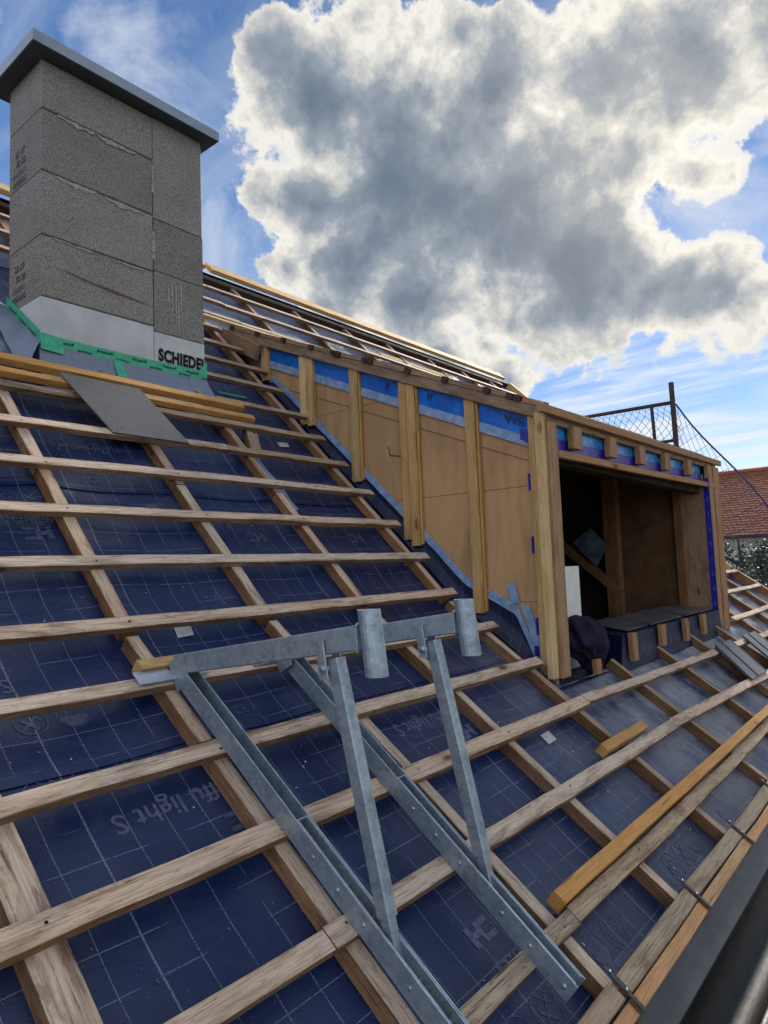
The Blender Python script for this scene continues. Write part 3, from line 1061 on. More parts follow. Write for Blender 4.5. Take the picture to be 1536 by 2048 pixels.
for nm, ul, ur in (('R12', 1.62, 2.80), ('R13', 1.42, 2.87), ('R14', 1.50, 2.87), ('R15', 1.60, 2.87), ('R16', 1.60, 2.87)):
    v = ROWV[nm]
    batten(UL, ul, v, 0.055, 'orange' if nm == 'R14' else 'batten2')
    batten(ur, {'R12': 3.62, 'R13': 3.62, 'R14': 3.64, 'R15': 3.56, 'R16': 3.5}[nm], v, 0.05, 'batten2')
for nm in ('R17', 'R18', 'R19'):
    batten(UL, 3.9, ROWV[nm], 0.052, 'batten')
    batten(3.906, 10.0, ROWV[nm] - 0.005, 0.052, 'batten')
batten(3.0, 6.4, 3.41, 0.04, 'pine')
# ridge timbers
for (a, b, m_) in ((UL, 4.10, 'pine'), (4.14, 10.12, 'pine')):
    beam('ridge_board', S(a, 4.60, 0.035), S(b, 4.66, 0.035), 0.15, 0.045, NRM(1), M[m_], house, bow=0.003)
beam('ridge_beam', S(UL, 4.47, -0.08), S(10.0, 4.51, -0.08), 0.10, 0.10, NRM(1), M['darkwood'], house)
beam('fitting_strip', S(6.4, 4.02, -0.05), S(8.0, 4.02, -0.05), 0.11, 0.02, NRM(1), M['pine'], house)

# nail heads where the battens cross, and chips and crumbs lying on the sheets
vs, fs = [], []


def disc(c, n, r_):
    s_ = n.cross(Vector((1, 0, 0))).normalized()
    b_ = len(vs)
    for k_ in range(6):
        an = k_ * 1.0472
        vs.append(c + Vector((1, 0, 0)) * r_ * math.cos(an) + s_ * r_ * math.sin(an))
    fs.append(tuple(range(b_, b_ + 6)))


rn = random.Random(21)
for nm, v in ROWV.items():
    for cu, cw in LOWC + (MIDC + RIGC if v < -0.8 or v > 3.4 else []):
        if CHX0 - .1 < cu < CHX1 + .1 and 1.9 < v < 3.3:
            continue
        dv = -0.02 * max(0, cu - 3.6) if nm in ('R2', 'R3') else 0
        disc(S(cu - cw / 2 + rn.uniform(-.012, .012), v + dv - 0.028 + rn.uniform(-.01, .01), 0.0026), NRM(v), rn.uniform(.0035, .006))
o = mesh_obj('nail_heads', vs, fs, M['black'], house)
o['kind'] = 'stuff'
vs, fs = [], []
for k_ in range(900):
    u = rn.uniform(0.3, 8.0) if k_ % 2 else rn.uniform(2.6, 6.5)
    v = rn.uniform(-1.85, 2.0) if k_ % 2 else rn.uniform(-1.8, -0.7)
    if in_dormer(u, v) or in_chimney(u, v):
        continue
    l_ = rn.uniform(.002, .006)
    c = S(u, v, memb_h(u, v) + 0.004)
    an = rn.uniform(0, 3.1)
    e1 = (Vector((1, 0, 0)) * math.cos(an) + SLOPE(v) * math.sin(an)) * l_
    e2 = (Vector((1, 0, 0)) * -math.sin(an) + SLOPE(v) * math.cos(an)) * l_ * .45
    nn = NRM(v) * l_ * rn.uniform(.2, .8)
    b_ = len(vs)
    vs += [c - e1 - e2, c + e1 - e2, c + e1 + e2, c - e1 + e2, c + nn]
    fs += [(b_, b_ + 1, b_ + 4), (b_ + 1, b_ + 2, b_ + 4), (b_ + 2, b_ + 3, b_ + 4), (b_ + 3, b_, b_ + 4)]
o = mesh_obj('wood_chips', vs, fs, M['chips'], house)
o['kind'] = 'stuff'

# eaves: paired battens cut at every gutter bracket, sheet and gutter
JO = [2.058 + 0.722 * k for k in range(-6, 12)]
edges = [UL] + [j for j in JO if UL < j < UR] + [UR]
for a, b in zip(edges[:-1], edges[1:]):
    dv = rng.uniform(-0.004, 0.004)
    beam('eave_batten', S(a + 0.021, -1.829 + dv, -TB / 2), S(b - 0.021, -1.829 + dv * .3, -TB / 2), 0.057, TB, NRM(-1), M['eave'], house, bow=0.0015)
    beam('eave_strip', S(a + 0.021, -1.886 + dv, -0.02), S(b - 0.021, -1.886 + dv * .5, -0.02), 0.042, 0.036, NRM(-1), M['eave2'], house, bow=0.001)


def flash_fn(a, b):
    u = UL - 0.02 + (UR - UL + 0.04) * a
    prof = [(-1.80, -0.046), (-1.90, -0.046), (-1.945, -0.049), (-2.000, -0.052), (-2.004, -0.056), (-2.008, -0.090)]
    k = min(int(b * 5), 4)
    fr = b * 5 - k
    v = prof[k][0] * (1 - fr) + prof[k + 1][0] * fr
    h = prof[k][1] * (1 - fr) + prof[k + 1][1] * fr
    return S(u, v, h + 0.0012 * mnoise.noise(Vector((u * 2.2, v * 5, 0))))


grid_obj('eave_sheet', flash_fn, 120, 10, M['flash'], house, smooth=False)
# closing surfaces of the house below and behind
mesh_obj('wall', [(UL, 0.98, GROUND), (UR, 0.98, GROUND), (UR, 0.98, -1.30), (UL, 0.98, -1.30)], [(0, 1, 2, 3)], M['housewall'], house)
RY, RZ = 5.62, 3.06
for X_ in (UL + 0.02, UR - 0.09):
    mesh_obj('gable_wall', [(X_, 0.98, GROUND), (X_, 10.2, GROUND), (X_, 10.2, -1.45), (X_, RY, RZ - 0.05), (X_, KY, KZ - 0.16), (X_, 0.98, -1.30)], [tuple(range(6))], M['housewall'], house)
mesh_obj('rear_roof_slope', [(UL, RY, RZ), (UR, RY, RZ), (UR, 10.3, -1.55), (UL, 10.3, -1.55)], [(0, 1, 2, 3)], M['memb_plain'], house)
mesh_obj('attic_floor', [(UL + .1, 1.0, -1.36), (UR - .12, 1.0, -1.36), (UR - .12, 10.1, -1.36), (UL + .1, 10.1, -1.36)], [(0, 1, 2, 3)], M['interior'], house)
mesh_obj('attic_partition', [(UL + .1, 4.9, -1.35), (UR - .12, 4.9, -1.35), (UR - .12, 4.9, 2.2), (UL + .1, 4.9, 2.2)], [(0, 1, 2, 3)], M['interior'], house)
mesh_obj('attic_partition', [(3.35, 1.3, -1.35), (3.35, 4.9, -1.35), (3.35, 4.9, 2.2), (3.35, 2.4, -0.4), (3.35, 1.3, -1.2)], [(0, 1, 2, 3, 4)], M['interior'], house)

# gutter
gut = empty('gutter', (2.0, 0.66, -1.40), 'dark half-round metal gutter hanging under the eave sheet', 'gutter')
GC = (0.672, -1.462)
GRr = 0.102


def gut_fn(a, b):
    u = UL + (UR - UL) * a
    an = math.pi * (1.0 + b)
    return Vector((u, GC[0] + GRr * math.cos(an), GC[1] + GRr * math.sin(an) + 0.002 * mnoise.noise(Vector((u, 0, 0)))))


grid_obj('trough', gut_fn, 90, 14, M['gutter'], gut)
grid_obj('trough_outside', lambda a, b: Vector((UL + (UR - UL) * a, GC[0] + (GRr + .003) * math.cos(math.pi * (2 - b)), GC[1] + (GRr + .003) * math.sin(math.pi * (2 - b)))), 60, 12, M['flash'], gut)
tube('front_bead', [(UL + (UR - UL) * i / 60, GC[0] - GRr - 0.006, GC[1] + 0.003 + 0.001 * math.sin(i * 1.7)) for i in range(61)], 0.0095, M['gutter_rim'], gut, 8)
for j in JO:
    if not (UL + .1 < j < UR - .1):
        continue
    # flat steel bracket: on the batten, down over the sheet, round under the trough
    pr = [S(j, -1.765, 0.002), S(j, -1.908, 0.002), S(j, -1.916, -0.058), S(j, -1.97, -0.062), Vector((j, GC[0] + GRr + .006, GC[1] - 0.0))]
    for k_ in range(1, 9):
        an = 2 * math.pi - math.pi * k_ / 8
        pr.append(Vector((j, GC[0] + (GRr + .007) * math.cos(an), GC[1] + (GRr + .007) * math.sin(an))))
    vs, fs = [], []
    for i, q in enumerate(pr):
        nn = Vector((0, -0.6, 0.8)) * 0.004
        for dx in (-0.0075, 0.0075):
            vs += [q + Vector((dx, 0, 0)), q + Vector((dx, 0, 0)) + nn]
    for i in range(len(pr) - 1):
        a = i * 4
        fs += [(a, a + 2, a + 6, a + 4), (a + 1, a + 5, a + 7, a + 3), (a, a + 4, a + 5, a + 1), (a + 2, a + 3, a + 7, a + 6)]
    fs += [(0, 1, 3, 2), (len(vs) - 4, len(vs) - 2, len(vs) - 1, len(vs) - 3)]
    br = mesh_obj('bracket', vs, fs, M['steel_dark'], gut)
    for vv in (-1.785, -1.845):
        c = S(j + 0.002, vv, 0.0095)
        tube('screw', [c - NRM(-1) * 0.004, c, c + NRM(-1) * 0.001], [0.005, 0.0048, 0.002], M['zinc'], br, 6)
    nl = S(j - 0.012, -1.752, 0.004)
    tube('nail', [nl, nl + Vector((0.0, 0.02, 0.03))], 0.0022, M['steel_dark'], br, 5)

# ------------------------------------------------------------------ chimney
chim = empty('chimney', (2.27, 4.06, 1.0), 'tall grey clay-block chimney with sheet-metal cap and white base', 'chimney')
box('core', (CHX0 + .012, CHY0 + .012, 0.9), (CHX1 - .012, CHY1 - .012, 3.035), M['mortar_d'], chim)


def block(x0, x1, z0, z1, mat='block', name='block'):
    gp = 0.003
    return box(name, (x0 + gp * .4, CHY0 + rng.uniform(-.002, .002), z0 + gp), (x1 - gp * .4, CHY1 + rng.uniform(-.002, .002), z1 - gp), M[mat], chim, 0.006)


XJ = 2.432
for z0, z1 in ((2.735, 3.034), (2.358, 2.735), (1.975, 2.358), (1.612, 1.975)):
    block(CHX0, XJ, z0, z1)
for z0, z1 in ((2.338, 3.034), (1.985, 2.338), (1.580, 1.985)):
    block(XJ + 0.005, CHX1, z0, z1)
block(CHX0 - 0.003, XJ, 0.95, 1.612, 'plaster', 'plastered_block')
pb = block(XJ + 0.004, CHX1 + 0.002, 0.95, 1.580, 'plaster', 'plastered_block')


def blotch(name, pts, mat, parent, y):
    """irregular flat smear on the chimney front, 2 mm proud"""
    n = len(pts)
    vs = [(x, y, z) for x, z in pts]
    cx = sum(p[0] for p in pts) / n
    cz = sum(p[1] for p in pts) / n
    vs.append((cx, y - 0.003, cz))
    return mesh_obj(name, vs, [(i, (i + 1) % n, n) for i in range(n)], mat, parent)


def smear(x0, x1, z, w, seed, mat='mortar'):
    r = random.Random(seed)
    n = 14
    up = [(x0 + (x1 - x0) * i / n, z + r.uniform(-.004, .003)) for i in range(n + 1)]
    dn = [(x0 + (x1 - x0) * i / n, z - w * math.sin(math.pi * min(1, max(0, (i + .2) / (n + .4)))) ** .7 * r.uniform(.45, 1.0)) for i in range(n, -1, -1)]
    vs = [(x, CHY0 - 0.0045, zz) for x, zz in up + dn]
    fs = []
    for i in range(n):
        fs.append((i, i + 1, 2 * n - i, 2 * n + 1 - i))
    mesh_obj('mortar_smear', vs, fs, M[mat], chim)


smear(1.80, 2.06, 2.730, 0.034, 1)
smear(2.04, 2.32, 2.728, 0.044, 2)
smear(1.80, 2.05, 2.352, 0.045, 3)
smear(2.08, 2.36, 2.350, 0.042, 4)
smear(1.76, 2.10, 1.968, 0.016, 5, 'mortar')
smear(2.1, 2.4, 1.965, 0.016, 6, 'mortar')
for i, (x, z0, z1) in enumerate(((2.57, 1.72, 1.95), (2.60, 1.66, 1.93), (2.64, 1.74, 1.95), (2.545, 1.79, 1.9), (2.62, 1.6, 1.8))):
    blotch('mortar_drip', [(x - .008, z1), (x + .008, z1 - .01), (x + .006, z0), (x - .003, z0 - .01)], M['mortar'], chim, CHY0 - 0.004)
for z0 in (2.05, 2.50):
    blotch('joint_mortar', [(XJ - .008, z0 + .2), (XJ + .013, z0 + .19), (XJ + .016, z0 + .08), (XJ + .009, z0), (XJ - .010, z0 + .02), (XJ - .005, z0 + .1)], M['mortar'], chim, CHY0 - 0.004)
blotch('red_mark', [(1.84, 1.802), (2.02, 1.775), (2.20, 1.748), (2.2, 1.744), (2.02, 1.766), (1.86, 1.791)], M['red'], chim, CHY0 - 0.004)
blotch('red_mark', [(2.06, 1.776), (2.10, 1.773), (2.40, 1.742), (2.40, 1.738), (2.2, 1.750), (2.06, 1.770)], M['red'], chim, CHY0 - 0.0045)
# cap
cap = extrude_poly('cap', [(1.622, 3.742, 3.036), (2.897, 3.742, 3.036), (2.897, 4.39, 3.036), (1.622, 4.39, 3.036)], (0, 0, 0.067), M['cap'], chim)
extrude_poly('cap_soffit', [(1.628, 3.748, 3.034), (2.891, 3.748, 3.034), (2.891, 4.384, 3.034), (1.628, 4.384, 3.034)], (0, 0, -0.003), M['capunder'], cap)
extrude_poly('cap_top', [(1.64, 3.76, 3.103), (2.88, 3.76, 3.103), (2.62, 4.06, 3.135), (1.9, 4.06, 3.135)], (0, 0.02, 0.004), M['cap'], cap)
# name on the base block and stamped figures on the side
vs, fs, w_ = text_geo('SCHIEDEL', 0.05, 1.06)
k = 0.372 / w_
mesh_obj('printed_text', [(2.462 + q.x * k, CHY0 - 0.0055, 1.394 + q.y * 0.108) for q in vs], fs, M['black'], pb)
for (z, sz) in ((2.46, 0.05), (1.74, 0.05)):
    for (s_, dy, dz, kk) in (('22 27', 0.11, 0.16, 1.0), ('32 22', 0.13, 0.095, 1.0), ('1111111111', 0.05, 0.03, 0.62), ('1010101010', 0.06, -0.025, 0.62)):
        vs, fs, w_ = text_geo(s_, 0.006)
        mesh_obj('stamped_text', [(CHX0 - 0.0035, CHY1 - dy * .6 - 0.02 - q.x * sz * 1.15 * kk, z + dz - 0.06 + q.y * sz) for q in vs], fs, M['black'], chim)


# grey membrane collar and green tape
def collar_front(a, b):
    x = 1.66 + (2.90 - 1.66) * a
    zt = 1.345
    yt = CHY0 - 0.006
    fl = 0.20 + 0.03 * math.sin(a * 9) * b
    y = yt - fl * (b ** 1.5) - 0.006 * mnoise.noise(Vector((a * 9, b * 4, 2))) * (b > 0.02)
    zb = KZ + (y - KY) * 0.998 - 0.10
    z = zt * (1 - b) + (KZ + (yt - fl - KY) * 0.998 - 0.095) * b
    xx = 1.715 * (1 - b) + x * b if a < 0.02 else x
    return Vector((1.715 + (2.826 - 1.715) * a + (a - .5) * 0.14 * b, y, z))


grid_obj('membrane_collar', collar_front, 40, 14, M['memb_grey'], chim, lambda a, b: (a * 1.1, b * 0.36))


def collar_left(a, b):
    y = CHY0 - 0.006 - 0.17 * (1 - a) * b ** 1.5 + (CHY1 + .05 - CHY0) * a
    zt = 1.345 + 0.335 * a
    roofz = KZ + (y - KY) * 0.998 - 0.085
    x = CHX0 - 0.006 - 0.15 * b ** 1.4 - 0.012 * mnoise.noise(Vector((a * 7, b * 5, 8)))
    return Vector((x, y, zt * (1 - b) + roofz * b + 0.012 * math.sin(a * 15) * b * (1 - b) * 4))


grid_obj('membrane_collar', collar_left, 22, 12, M['memb_grey'], chim, lambda a, b: (a * 0.45, b * 0.36))
grid_obj('membrane_apron', lambda a, b: S(1.15 + 0.55 * a, 1.98 + 0.55 * b, memb_h(0.8 + a, 2.0 + b) + 0.014 + 0.012 * mnoise.noise(Vector((a * 5, b * 4, 4)))), 26, 18, M['memb_grey'], chim, lambda a, b: (a * .9, b * .6))


def tape_front(a, b):  # level strip
    x = 1.716 + (2.828 - 1.716) * a
    zt = 1.386 - 0.006 * math.sin(a * 3.1)
    return Vector((x, CHY0 - 0.011 - 0.0012 * mnoise.noise(Vector((a * 22, b * 5, 0))), zt - 0.066 * b))


tf = grid_obj('sealing_tape', tape_front, 60, 5, M['green'], chim)
tl = grid_obj('sealing_tape', lambda a, b: Vector((CHX0 - 0.011 - 0.0012 * mnoise.noise(Vector((a * 22, b * 5, 3))), CHY0 - 0.012 + 0.45 * a, 1.395 + 0.335 * a - 0.085 * b)), 26, 4, M['green'], chim)
grid_obj('sealing_tape', lambda a, b: Vector((2.145 + 0.066 * a, CHY0 - 0.014 - 0.16 * b ** 1.5, 1.33 - 0.24 * b)), 4, 10, M['green'], chim)
grid_obj('sealing_tape', lambda a, b: Vector((2.74 + 0.09 * a, CHY0 - 0.013, 1.325 + 0.13 * b * (0.25 + 0.75 * a))), 4, 4, M['green'], chim)
grid_obj('sealing_tape', lambda a, b: Vector((CHX0 - 0.015 + 0.13 * a, CHY0 - 0.014 - 0.02 * b, 1.392 - 0.10 * b - 0.01 * a)), 6, 6, M['green'], chim)
vs, fs, w_ = text_geo('Ampacoll', 0.012)
for x in (1.80, 2.04, 2.27, 2.485, 2.66):
    z = 1.386 - 0.036
    mesh_obj('printed_text', [(x + q.x * 0.027, CHY0 - 0.0142, z + q.y * 0.027) for q in vs], fs, M['black'], tf)
    mesh_obj('printed_text', [(x + 0.21 - q.x * 0.023, CHY0 - 0.0142, z - 0.013 - q.y * 0.023) for q in vs], fs, M['black'], tf)
for a in (0.12, 0.42, 0.7):
    mesh_obj('printed_text', [(CHX0 - 0.0142, CHY0 + 0.45 * (1 - a) - q.x * 0.027, 1.395 + 0.335 * (1 - a) - 0.05 - q.x * 0.0195 + q.y * 0.03) for q in vs], fs, M['black'], tl)
vs, fs, w_ = text_geo('Ampa')
mesh_obj('printed_text', [(2.80 - q.x * 0.07 , CHY0 - 0.115 + q.y * 0.035, 1.18 - q.y * 0.05 - q.x * .012) for q in vs], fs, M['steel_dark'], chim)

# ------------------------------------------------------------------ dormer
dorm = empty('dormer', (5.5, 2.6, -0.7), 'open timber dormer with fibreboard cheek and dark window opening', 'dormer')
XB = 3.682                      # face of the cheek boards
XP = 3.640                      # face of the vertical studs on the cheek


def cheek_top(y):               # underside of the silver tape = top of boards
    return 0.695 + (y - 1.875) * (1.635 - 0.695) / (4.076 - 1.875)


def roofz(y, h=-0.085):
    if y >= KY:
        return KZ + (y - KY) * DUP[1] / DUP[0] + h / DUP[0]
    return KZ + (y - KY) * DLO[1] / DLO[0] + h / DLO[0]


# boards between level joints
levels = [-1.0, -0.232, 0.452, 1.165, 2.4]


def clip_poly(poly, zlo, zhi):
    def cl(pts, f):
        out = []
        for i in range(len(pts)):
            a, b = pts[i], pts[(i + 1) % len(pts)]
            fa, fb = f(a), f(b)
            if fa >= 0:
                out.append(a)
            if fa * fb < 0:
                t_ = fa / (fa - fb)
                out.append((a[0] + (b[0] - a[0]) * t_, a[1] + (b[1] - a[1]) * t_))
        return out
    return cl(cl(poly, lambda p: p[1] - zlo), lambda p: zhi - p[1])


outline = [(1.79, cheek_top(1.79) + 0.16), (4.50, cheek_top(4.50) + 0.16), (4.50, roofz(4.50) - 0.05), (KY, KZ - 0.16), (1.79, roofz(1.79) - 0.08)]
for zlo, zhi in zip(levels[:-1], levels[1:]):
    pl = clip_poly(outline, zlo + 0.0015, zhi - 0.0015)
    if len(pl) > 2:
        extrude_poly('cheek_board', [(XB + rng.uniform(0, .002), y, z) for y, z in pl], (0.03, 0, 0), M['fibre'], dorm)
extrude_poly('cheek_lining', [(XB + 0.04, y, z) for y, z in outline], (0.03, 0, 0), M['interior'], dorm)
# navy upstand of the roof membrane and the silver tape that seals it
UPL = [(4.55, 1.60), (4.10, 1.545), (3.12, 0.622), (2.62, 0.145), (2.37, -0.105), (2.025, -0.285), (1.885, -0.60)]


def poly_at(pts, t_):
    L = [0]
    for a, b in zip(pts[:-1], pts[1:]):
        L.append(L[-1] + math.hypot(b[0] - a[0], b[1] - a[1]))
    s_ = t_ * L[-1]
    for i in range(len(pts) - 1):
        if s_ <= L[i + 1] + 1e-9:
            f_ = (s_ - L[i]) / (L[i + 1] - L[i])
            return (pts[i][0] + (pts[i + 1][0] - pts[i][0]) * f_, pts[i][1] + (pts[i + 1][1] - pts[i][1]) * f_)
    return pts[-1]


def upstand(a, b):
    y, z = poly_at(UPL, a)
    zb = roofz(y)
    x = XB - 0.004 - 0.10 * max(0, b - 0.45) ** 1.4 - 0.004 * mnoise.noise(Vector((a * 16, b * 3, 1)))
    return Vector((x, y, z * (1 - b) + (zb + 0.004) * b))


grid_obj('membrane_upstand', upstand, 70, 10, M['memb_plain'], dorm, lambda a, b: (a * 4, b * .25))
st_ = grid_obj('silver_tape', lambda a, b: Vector((XB - 0.007 - 0.002 * mnoise.noise(Vector((a * 30, b * 6, 1))), poly_at(UPL, a)[0] - 0.012 * b, poly_at(UPL, a)[1] + 0.055 * b - 0.02 + 0.006 * mnoise.noise(Vector((a * 40, b * 9, 5))))), 90, 5, M['silver'], dorm)
grid_obj('silver_tape', lambda a, b: Vector((XB - 0.010, 2.045 - 0.055 * a + 0.03 * b, -0.25 + 0.12 * b + 0.02 * a)), 4, 6, M['silver'], dorm)
grid_obj('silver_tape', lambda a, b: Vector((XB - 0.0105, 1.985 - 0.055 * a - 0.09 * b, -0.25 - 0.30 * b)), 4, 8, M['silver'], dorm)
# foil strip and upper tape
ct = cheek_top
grid_obj('blue_foil', lambda a, b: Vector((XB - 0.008 - 0.004 * mnoise.noise(Vector((a * 14, b * 3, 9))), 1.80 + 2.55 * a, ct(1.80 + 2.55 * a) + 0.02 + 0.175 * b)), 60, 5, M['bluefoil'], dorm)
grid_obj('silver_tape', lambda a, b: Vector((XB - 0.0125 - 0.002 * mnoise.noise(Vector((a * 40, b * 6, 2))), 1.80 + 2.52 * a, ct(1.80 + 2.52 * a) - 0.012 + 0.062 * b + 0.004 * mnoise.noise(Vector((a * 33, b, 3))))), 70, 4, M['silver'], dorm)
for y in (2.95, 2.60, 2.03):
    vs, fs, w_ = text_geo({2.95: '|/', 2.60: '//', 2.03: 'WE'}[y], 0.02)
    mesh_obj('printed_text', [(XB - 0.0175, y - q.x * 0.085, ct(y - q.x * .07) + 0.095 + q.y * 0.07) for q in vs], fs, M['foilprint'], dorm)
# cheek studs (face width in Y)
STUDS = [(1.788, 1.862, -0.592, 0.905, 'fresh'), (2.223, 2.296, -0.298, 1.055, 'fresh'), (2.755, 2.815, 0.181, 1.315, 'fresh'), (2.684, 2.752, 0.137, 1.278, 'fresh'),
         (3.187, 3.264, 0.618, 1.520, 'fresh'), (3.703, 3.776, 1.115, 1.708, 'pine'), (3.632, 3.700, 1.095, 1.690, 'fresh'), (4.135, 4.215, 1.548, 1.885, 'fresh')]
for y0, y1, z0, z1, mt in STUDS:
    th = 0.036
    beam('stud', (XP + th / 2, (y0 + y1) / 2, z0), (XP + th / 2 + 0.002, (y0 + y1) / 2 + 0.002, z1), y1 - y0, th, (-1, 0, 0), M[mt], dorm, jit=0.0012)
    if mt == 'fresh' and z1 - z0 > 0.8:
        beam('batten_edge', (XP + th / 2 + 0.006, y0 - 0.009, z0 + 0.01), (XP + th / 2 + 0.006, y0 - 0.008, z1 - 0.03), 0.014, th * .7, (-1, 0, 0), M['orange'], dorm, jit=0.0008)
# chalk line and pencil marks
for (ya, za, yb, zb) in ((1.87, 0.595, 2.22, 0.735), (2.30, 0.77, 2.68, 0.925), (2.82, 0.985, 3.18, 1.13), (3.27, 1.17, 3.63, 1.31), (3.78, 1.37, 4.05, 1.475)):
    mesh_obj('chalk_line', [(XB - 0.003, ya, za - .003), (XB - 0.003, yb, zb - .003), (XB - 0.003, yb, zb + .003), (XB - 0.003, ya, za + .003)], [(0, 1, 2, 3)], M['red'], dorm)
mesh_obj('pencil_mark', [(XB - 0.003, 2.94, 0.77), (XB - 0.003, 2.955, 0.84), (XB - 0.003, 2.948, 0.84), (XB - 0.003, 2.934, 0.775), (XB - 0.003, 2.84, 0.752), (XB - 0.003, 2.84, 0.758)], [(0, 1, 2, 3), (0, 3, 5, 4)], M['rust'], dorm)
# verge of the dormer roof
PITCH = (1.929 - 0.933) / (4.218 - 1.838)


def dz(y):
    return 0.933 + (y - 1.838) * PITCH


upv = Vector((0, -PITCH, 1)).normalized()
beam('rafter', (3.662, 1.76, dz(1.76) - 0.040), (3.662, 4.62, dz(4.62) - 0.040), 0.075, 0.070, upv, M['plank'], dorm, bow=0.001)
YE = [4.544, 4.225, 3.912, 3.61, 3.385, 3.335, 3.085, 3.035, 2.708, 2.415, 2.111, 1.955, 1.905]
prev = 4.62
for y in YE:
    beam('roof_batten', (3.605, y, dz(y) + 0.012), (7.50, y, dz(y) + 0.012 + 0.05), 0.046, 0.036, upv, M['darkwood'], dorm)
    if prev - y > 0.08:
        beam('verge_filler', (3.64, prev - 0.028, dz(prev - 0.028) + 0.012), (3.64, y + 0.028, dz(y + 0.028) + 0.012), 0.045, 0.032, upv, M['plank'], dorm)
    prev = y
beam('verge_filler', (3.64, 1.875, dz(1.875) + 0.010), (3.64, 1.735, dz(1.735) + 0.010), 0.045, 0.034, upv, M['stud'], dorm)
beam('barge_plank', (3.600, 4.66, 2.035), (3.600, 4.20, 1.775), 0.035, 0.125, (0, 0, 1), M['plank'], dorm)
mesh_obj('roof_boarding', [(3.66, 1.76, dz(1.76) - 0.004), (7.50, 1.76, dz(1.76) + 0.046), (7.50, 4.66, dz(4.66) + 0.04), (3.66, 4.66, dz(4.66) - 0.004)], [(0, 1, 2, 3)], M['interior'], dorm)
# front: fascia, header, noggings, foil
beam('fascia', (3.575, 1.752, 0.884), (7.585, 1.752, 0.930), 0.032, 0.052, (0, 0, 1), M['stud'], dorm, bow=0.002)
beam('fascia_lower', (3.60, 1.788, 0.842), (7.50, 1.788, 0.889), 0.03, 0.05, (0, 0, 1), M['plank'], dorm)
for x in (3.70, 4.28, 4.88, 5.46, 6.06, 6.62, 7.2):
    beam('rafter_end', (x, 1.772, 0.855 + (x - 3.6) * .0115), (x, 2.6, 0.855 + (x - 3.6) * .0115 + .87 * PITCH), 0.06, 0.075, (0, 0, 1), M['stud'], dorm, seg=2)
rise = 0.0125


def zr(x, z):
    return z + (x - 3.6) * rise


grid_obj('light_foil', lambda a, b: Vector((3.77 + 3.29 * a, 1.808 - 0.006 * mnoise.noise(Vector((a * 50, b * 2, 1))), zr(3.77 + 3.29 * a, 0.735 + 0.085 * b))), 90, 4, M['lightfoil'], dorm)
it = grid_obj('indigo_tape', lambda a, b: Vector((3.77 + 3.29 * a, 1.800 - 0.003 * mnoise.noise(Vector((a * 70, b * 4, 1))), zr(3.77 + 3.29 * a, 0.676 + 0.066 * b))), 90, 4, M['indigo'], dorm)
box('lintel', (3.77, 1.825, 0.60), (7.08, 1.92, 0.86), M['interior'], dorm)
vs, fs, w_ = text_geo('//-/ /-//-', 0.0)
x = 3.80
while x < 6.95:
    for j_ in (0, 1):
        mesh_obj('printed_text', [(x + q.x * 0.034 + (.02 if j_ else 0), 1.794, zr(x, 0.686 + 0.026 * j_) + q.y * 0.022) for q in vs], fs, M['indigo_print'], it)
    x += 0.30
for i, x in enumerate((4.024, 4.62, 5.215, 5.815, 6.45)):
    z = zr(x, 0.0)
    beam('nogging', (x + 0.06, 1.768, z + 0.690), (x + 0.06, 1.768, z + 0.828), 0.122, 0.045, (0, -1, 0), M['stud'], dorm, seg=2)
beam('header_batten', (3.78, 1.756, 0.634), (7.38, 1.756, 0.684), 0.035, 0.044, (0, 0, 1), M['stud'], dorm, bow=0.003)
beam('header_board', (3.78, 1.80, 0.645), (7.08, 1.80, 0.682), 0.05, 0.03, (0, 0, 1), M['darkwood'], dorm)
# jambs
beam('corner_strip', (3.622, 1.778, -0.655), (3.622, 1.778, 0.86), 0.068, 0.04, (0, -1, 0), M['pine'], dorm)
beam('jamb_post', (3.718, 1.765, -0.660), (3.716, 1.765, 0.815), 0.112, 0.05, (0, -1, 0), M['stud'], dorm)
beam('jamb_post', (7.162, 1.762, -0.715), (7.160, 1.762, 0.872), 0.150, 0.04, (0, -1, 0), M['stud'], dorm)
beam('jamb_post', (7.382, 1.766, -0.722), (7.380, 1.766, 0.872), 0.205, 0.05, (0, -1, 0), M['stud'], dorm)
box('right_cheek', (7.40, 1.795, -0.85), (7.44, 4.5, 0.84), M['fibre'], dorm)
extrude_poly('right_cheek_upper', [(7.41, 1.77, 0.84), (7.41, 4.5, 0.84), (7.41, 4.5, dz(4.5)), (7.41, 1.77, dz(1.77))], (0.03, 0, 0), M['fibre'], dorm)
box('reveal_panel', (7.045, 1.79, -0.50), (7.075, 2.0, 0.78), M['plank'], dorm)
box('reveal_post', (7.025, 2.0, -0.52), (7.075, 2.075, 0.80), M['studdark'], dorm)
box('inner_board', (7.075, 2.08, -0.80), (7.10, 2.62, 1.05), M['fibreshade'], dorm)
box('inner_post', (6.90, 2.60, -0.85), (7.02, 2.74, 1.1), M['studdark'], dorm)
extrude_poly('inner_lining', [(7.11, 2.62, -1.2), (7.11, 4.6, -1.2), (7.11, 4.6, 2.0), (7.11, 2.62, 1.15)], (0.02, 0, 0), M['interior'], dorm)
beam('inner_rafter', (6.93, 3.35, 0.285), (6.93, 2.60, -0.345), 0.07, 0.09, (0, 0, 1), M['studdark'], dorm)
rj = grid_obj('indigo_tape', lambda a, b: Vector((7.036 - 0.004 * mnoise.noise(Vector((a * 4, b * 30, 2))), 1.785 - 0.055 * a, -0.52 + 1.26 * b)), 4, 40, M['indigo'], dorm)
vs, fs, w_ = text_geo('/-/ -', 0.0)
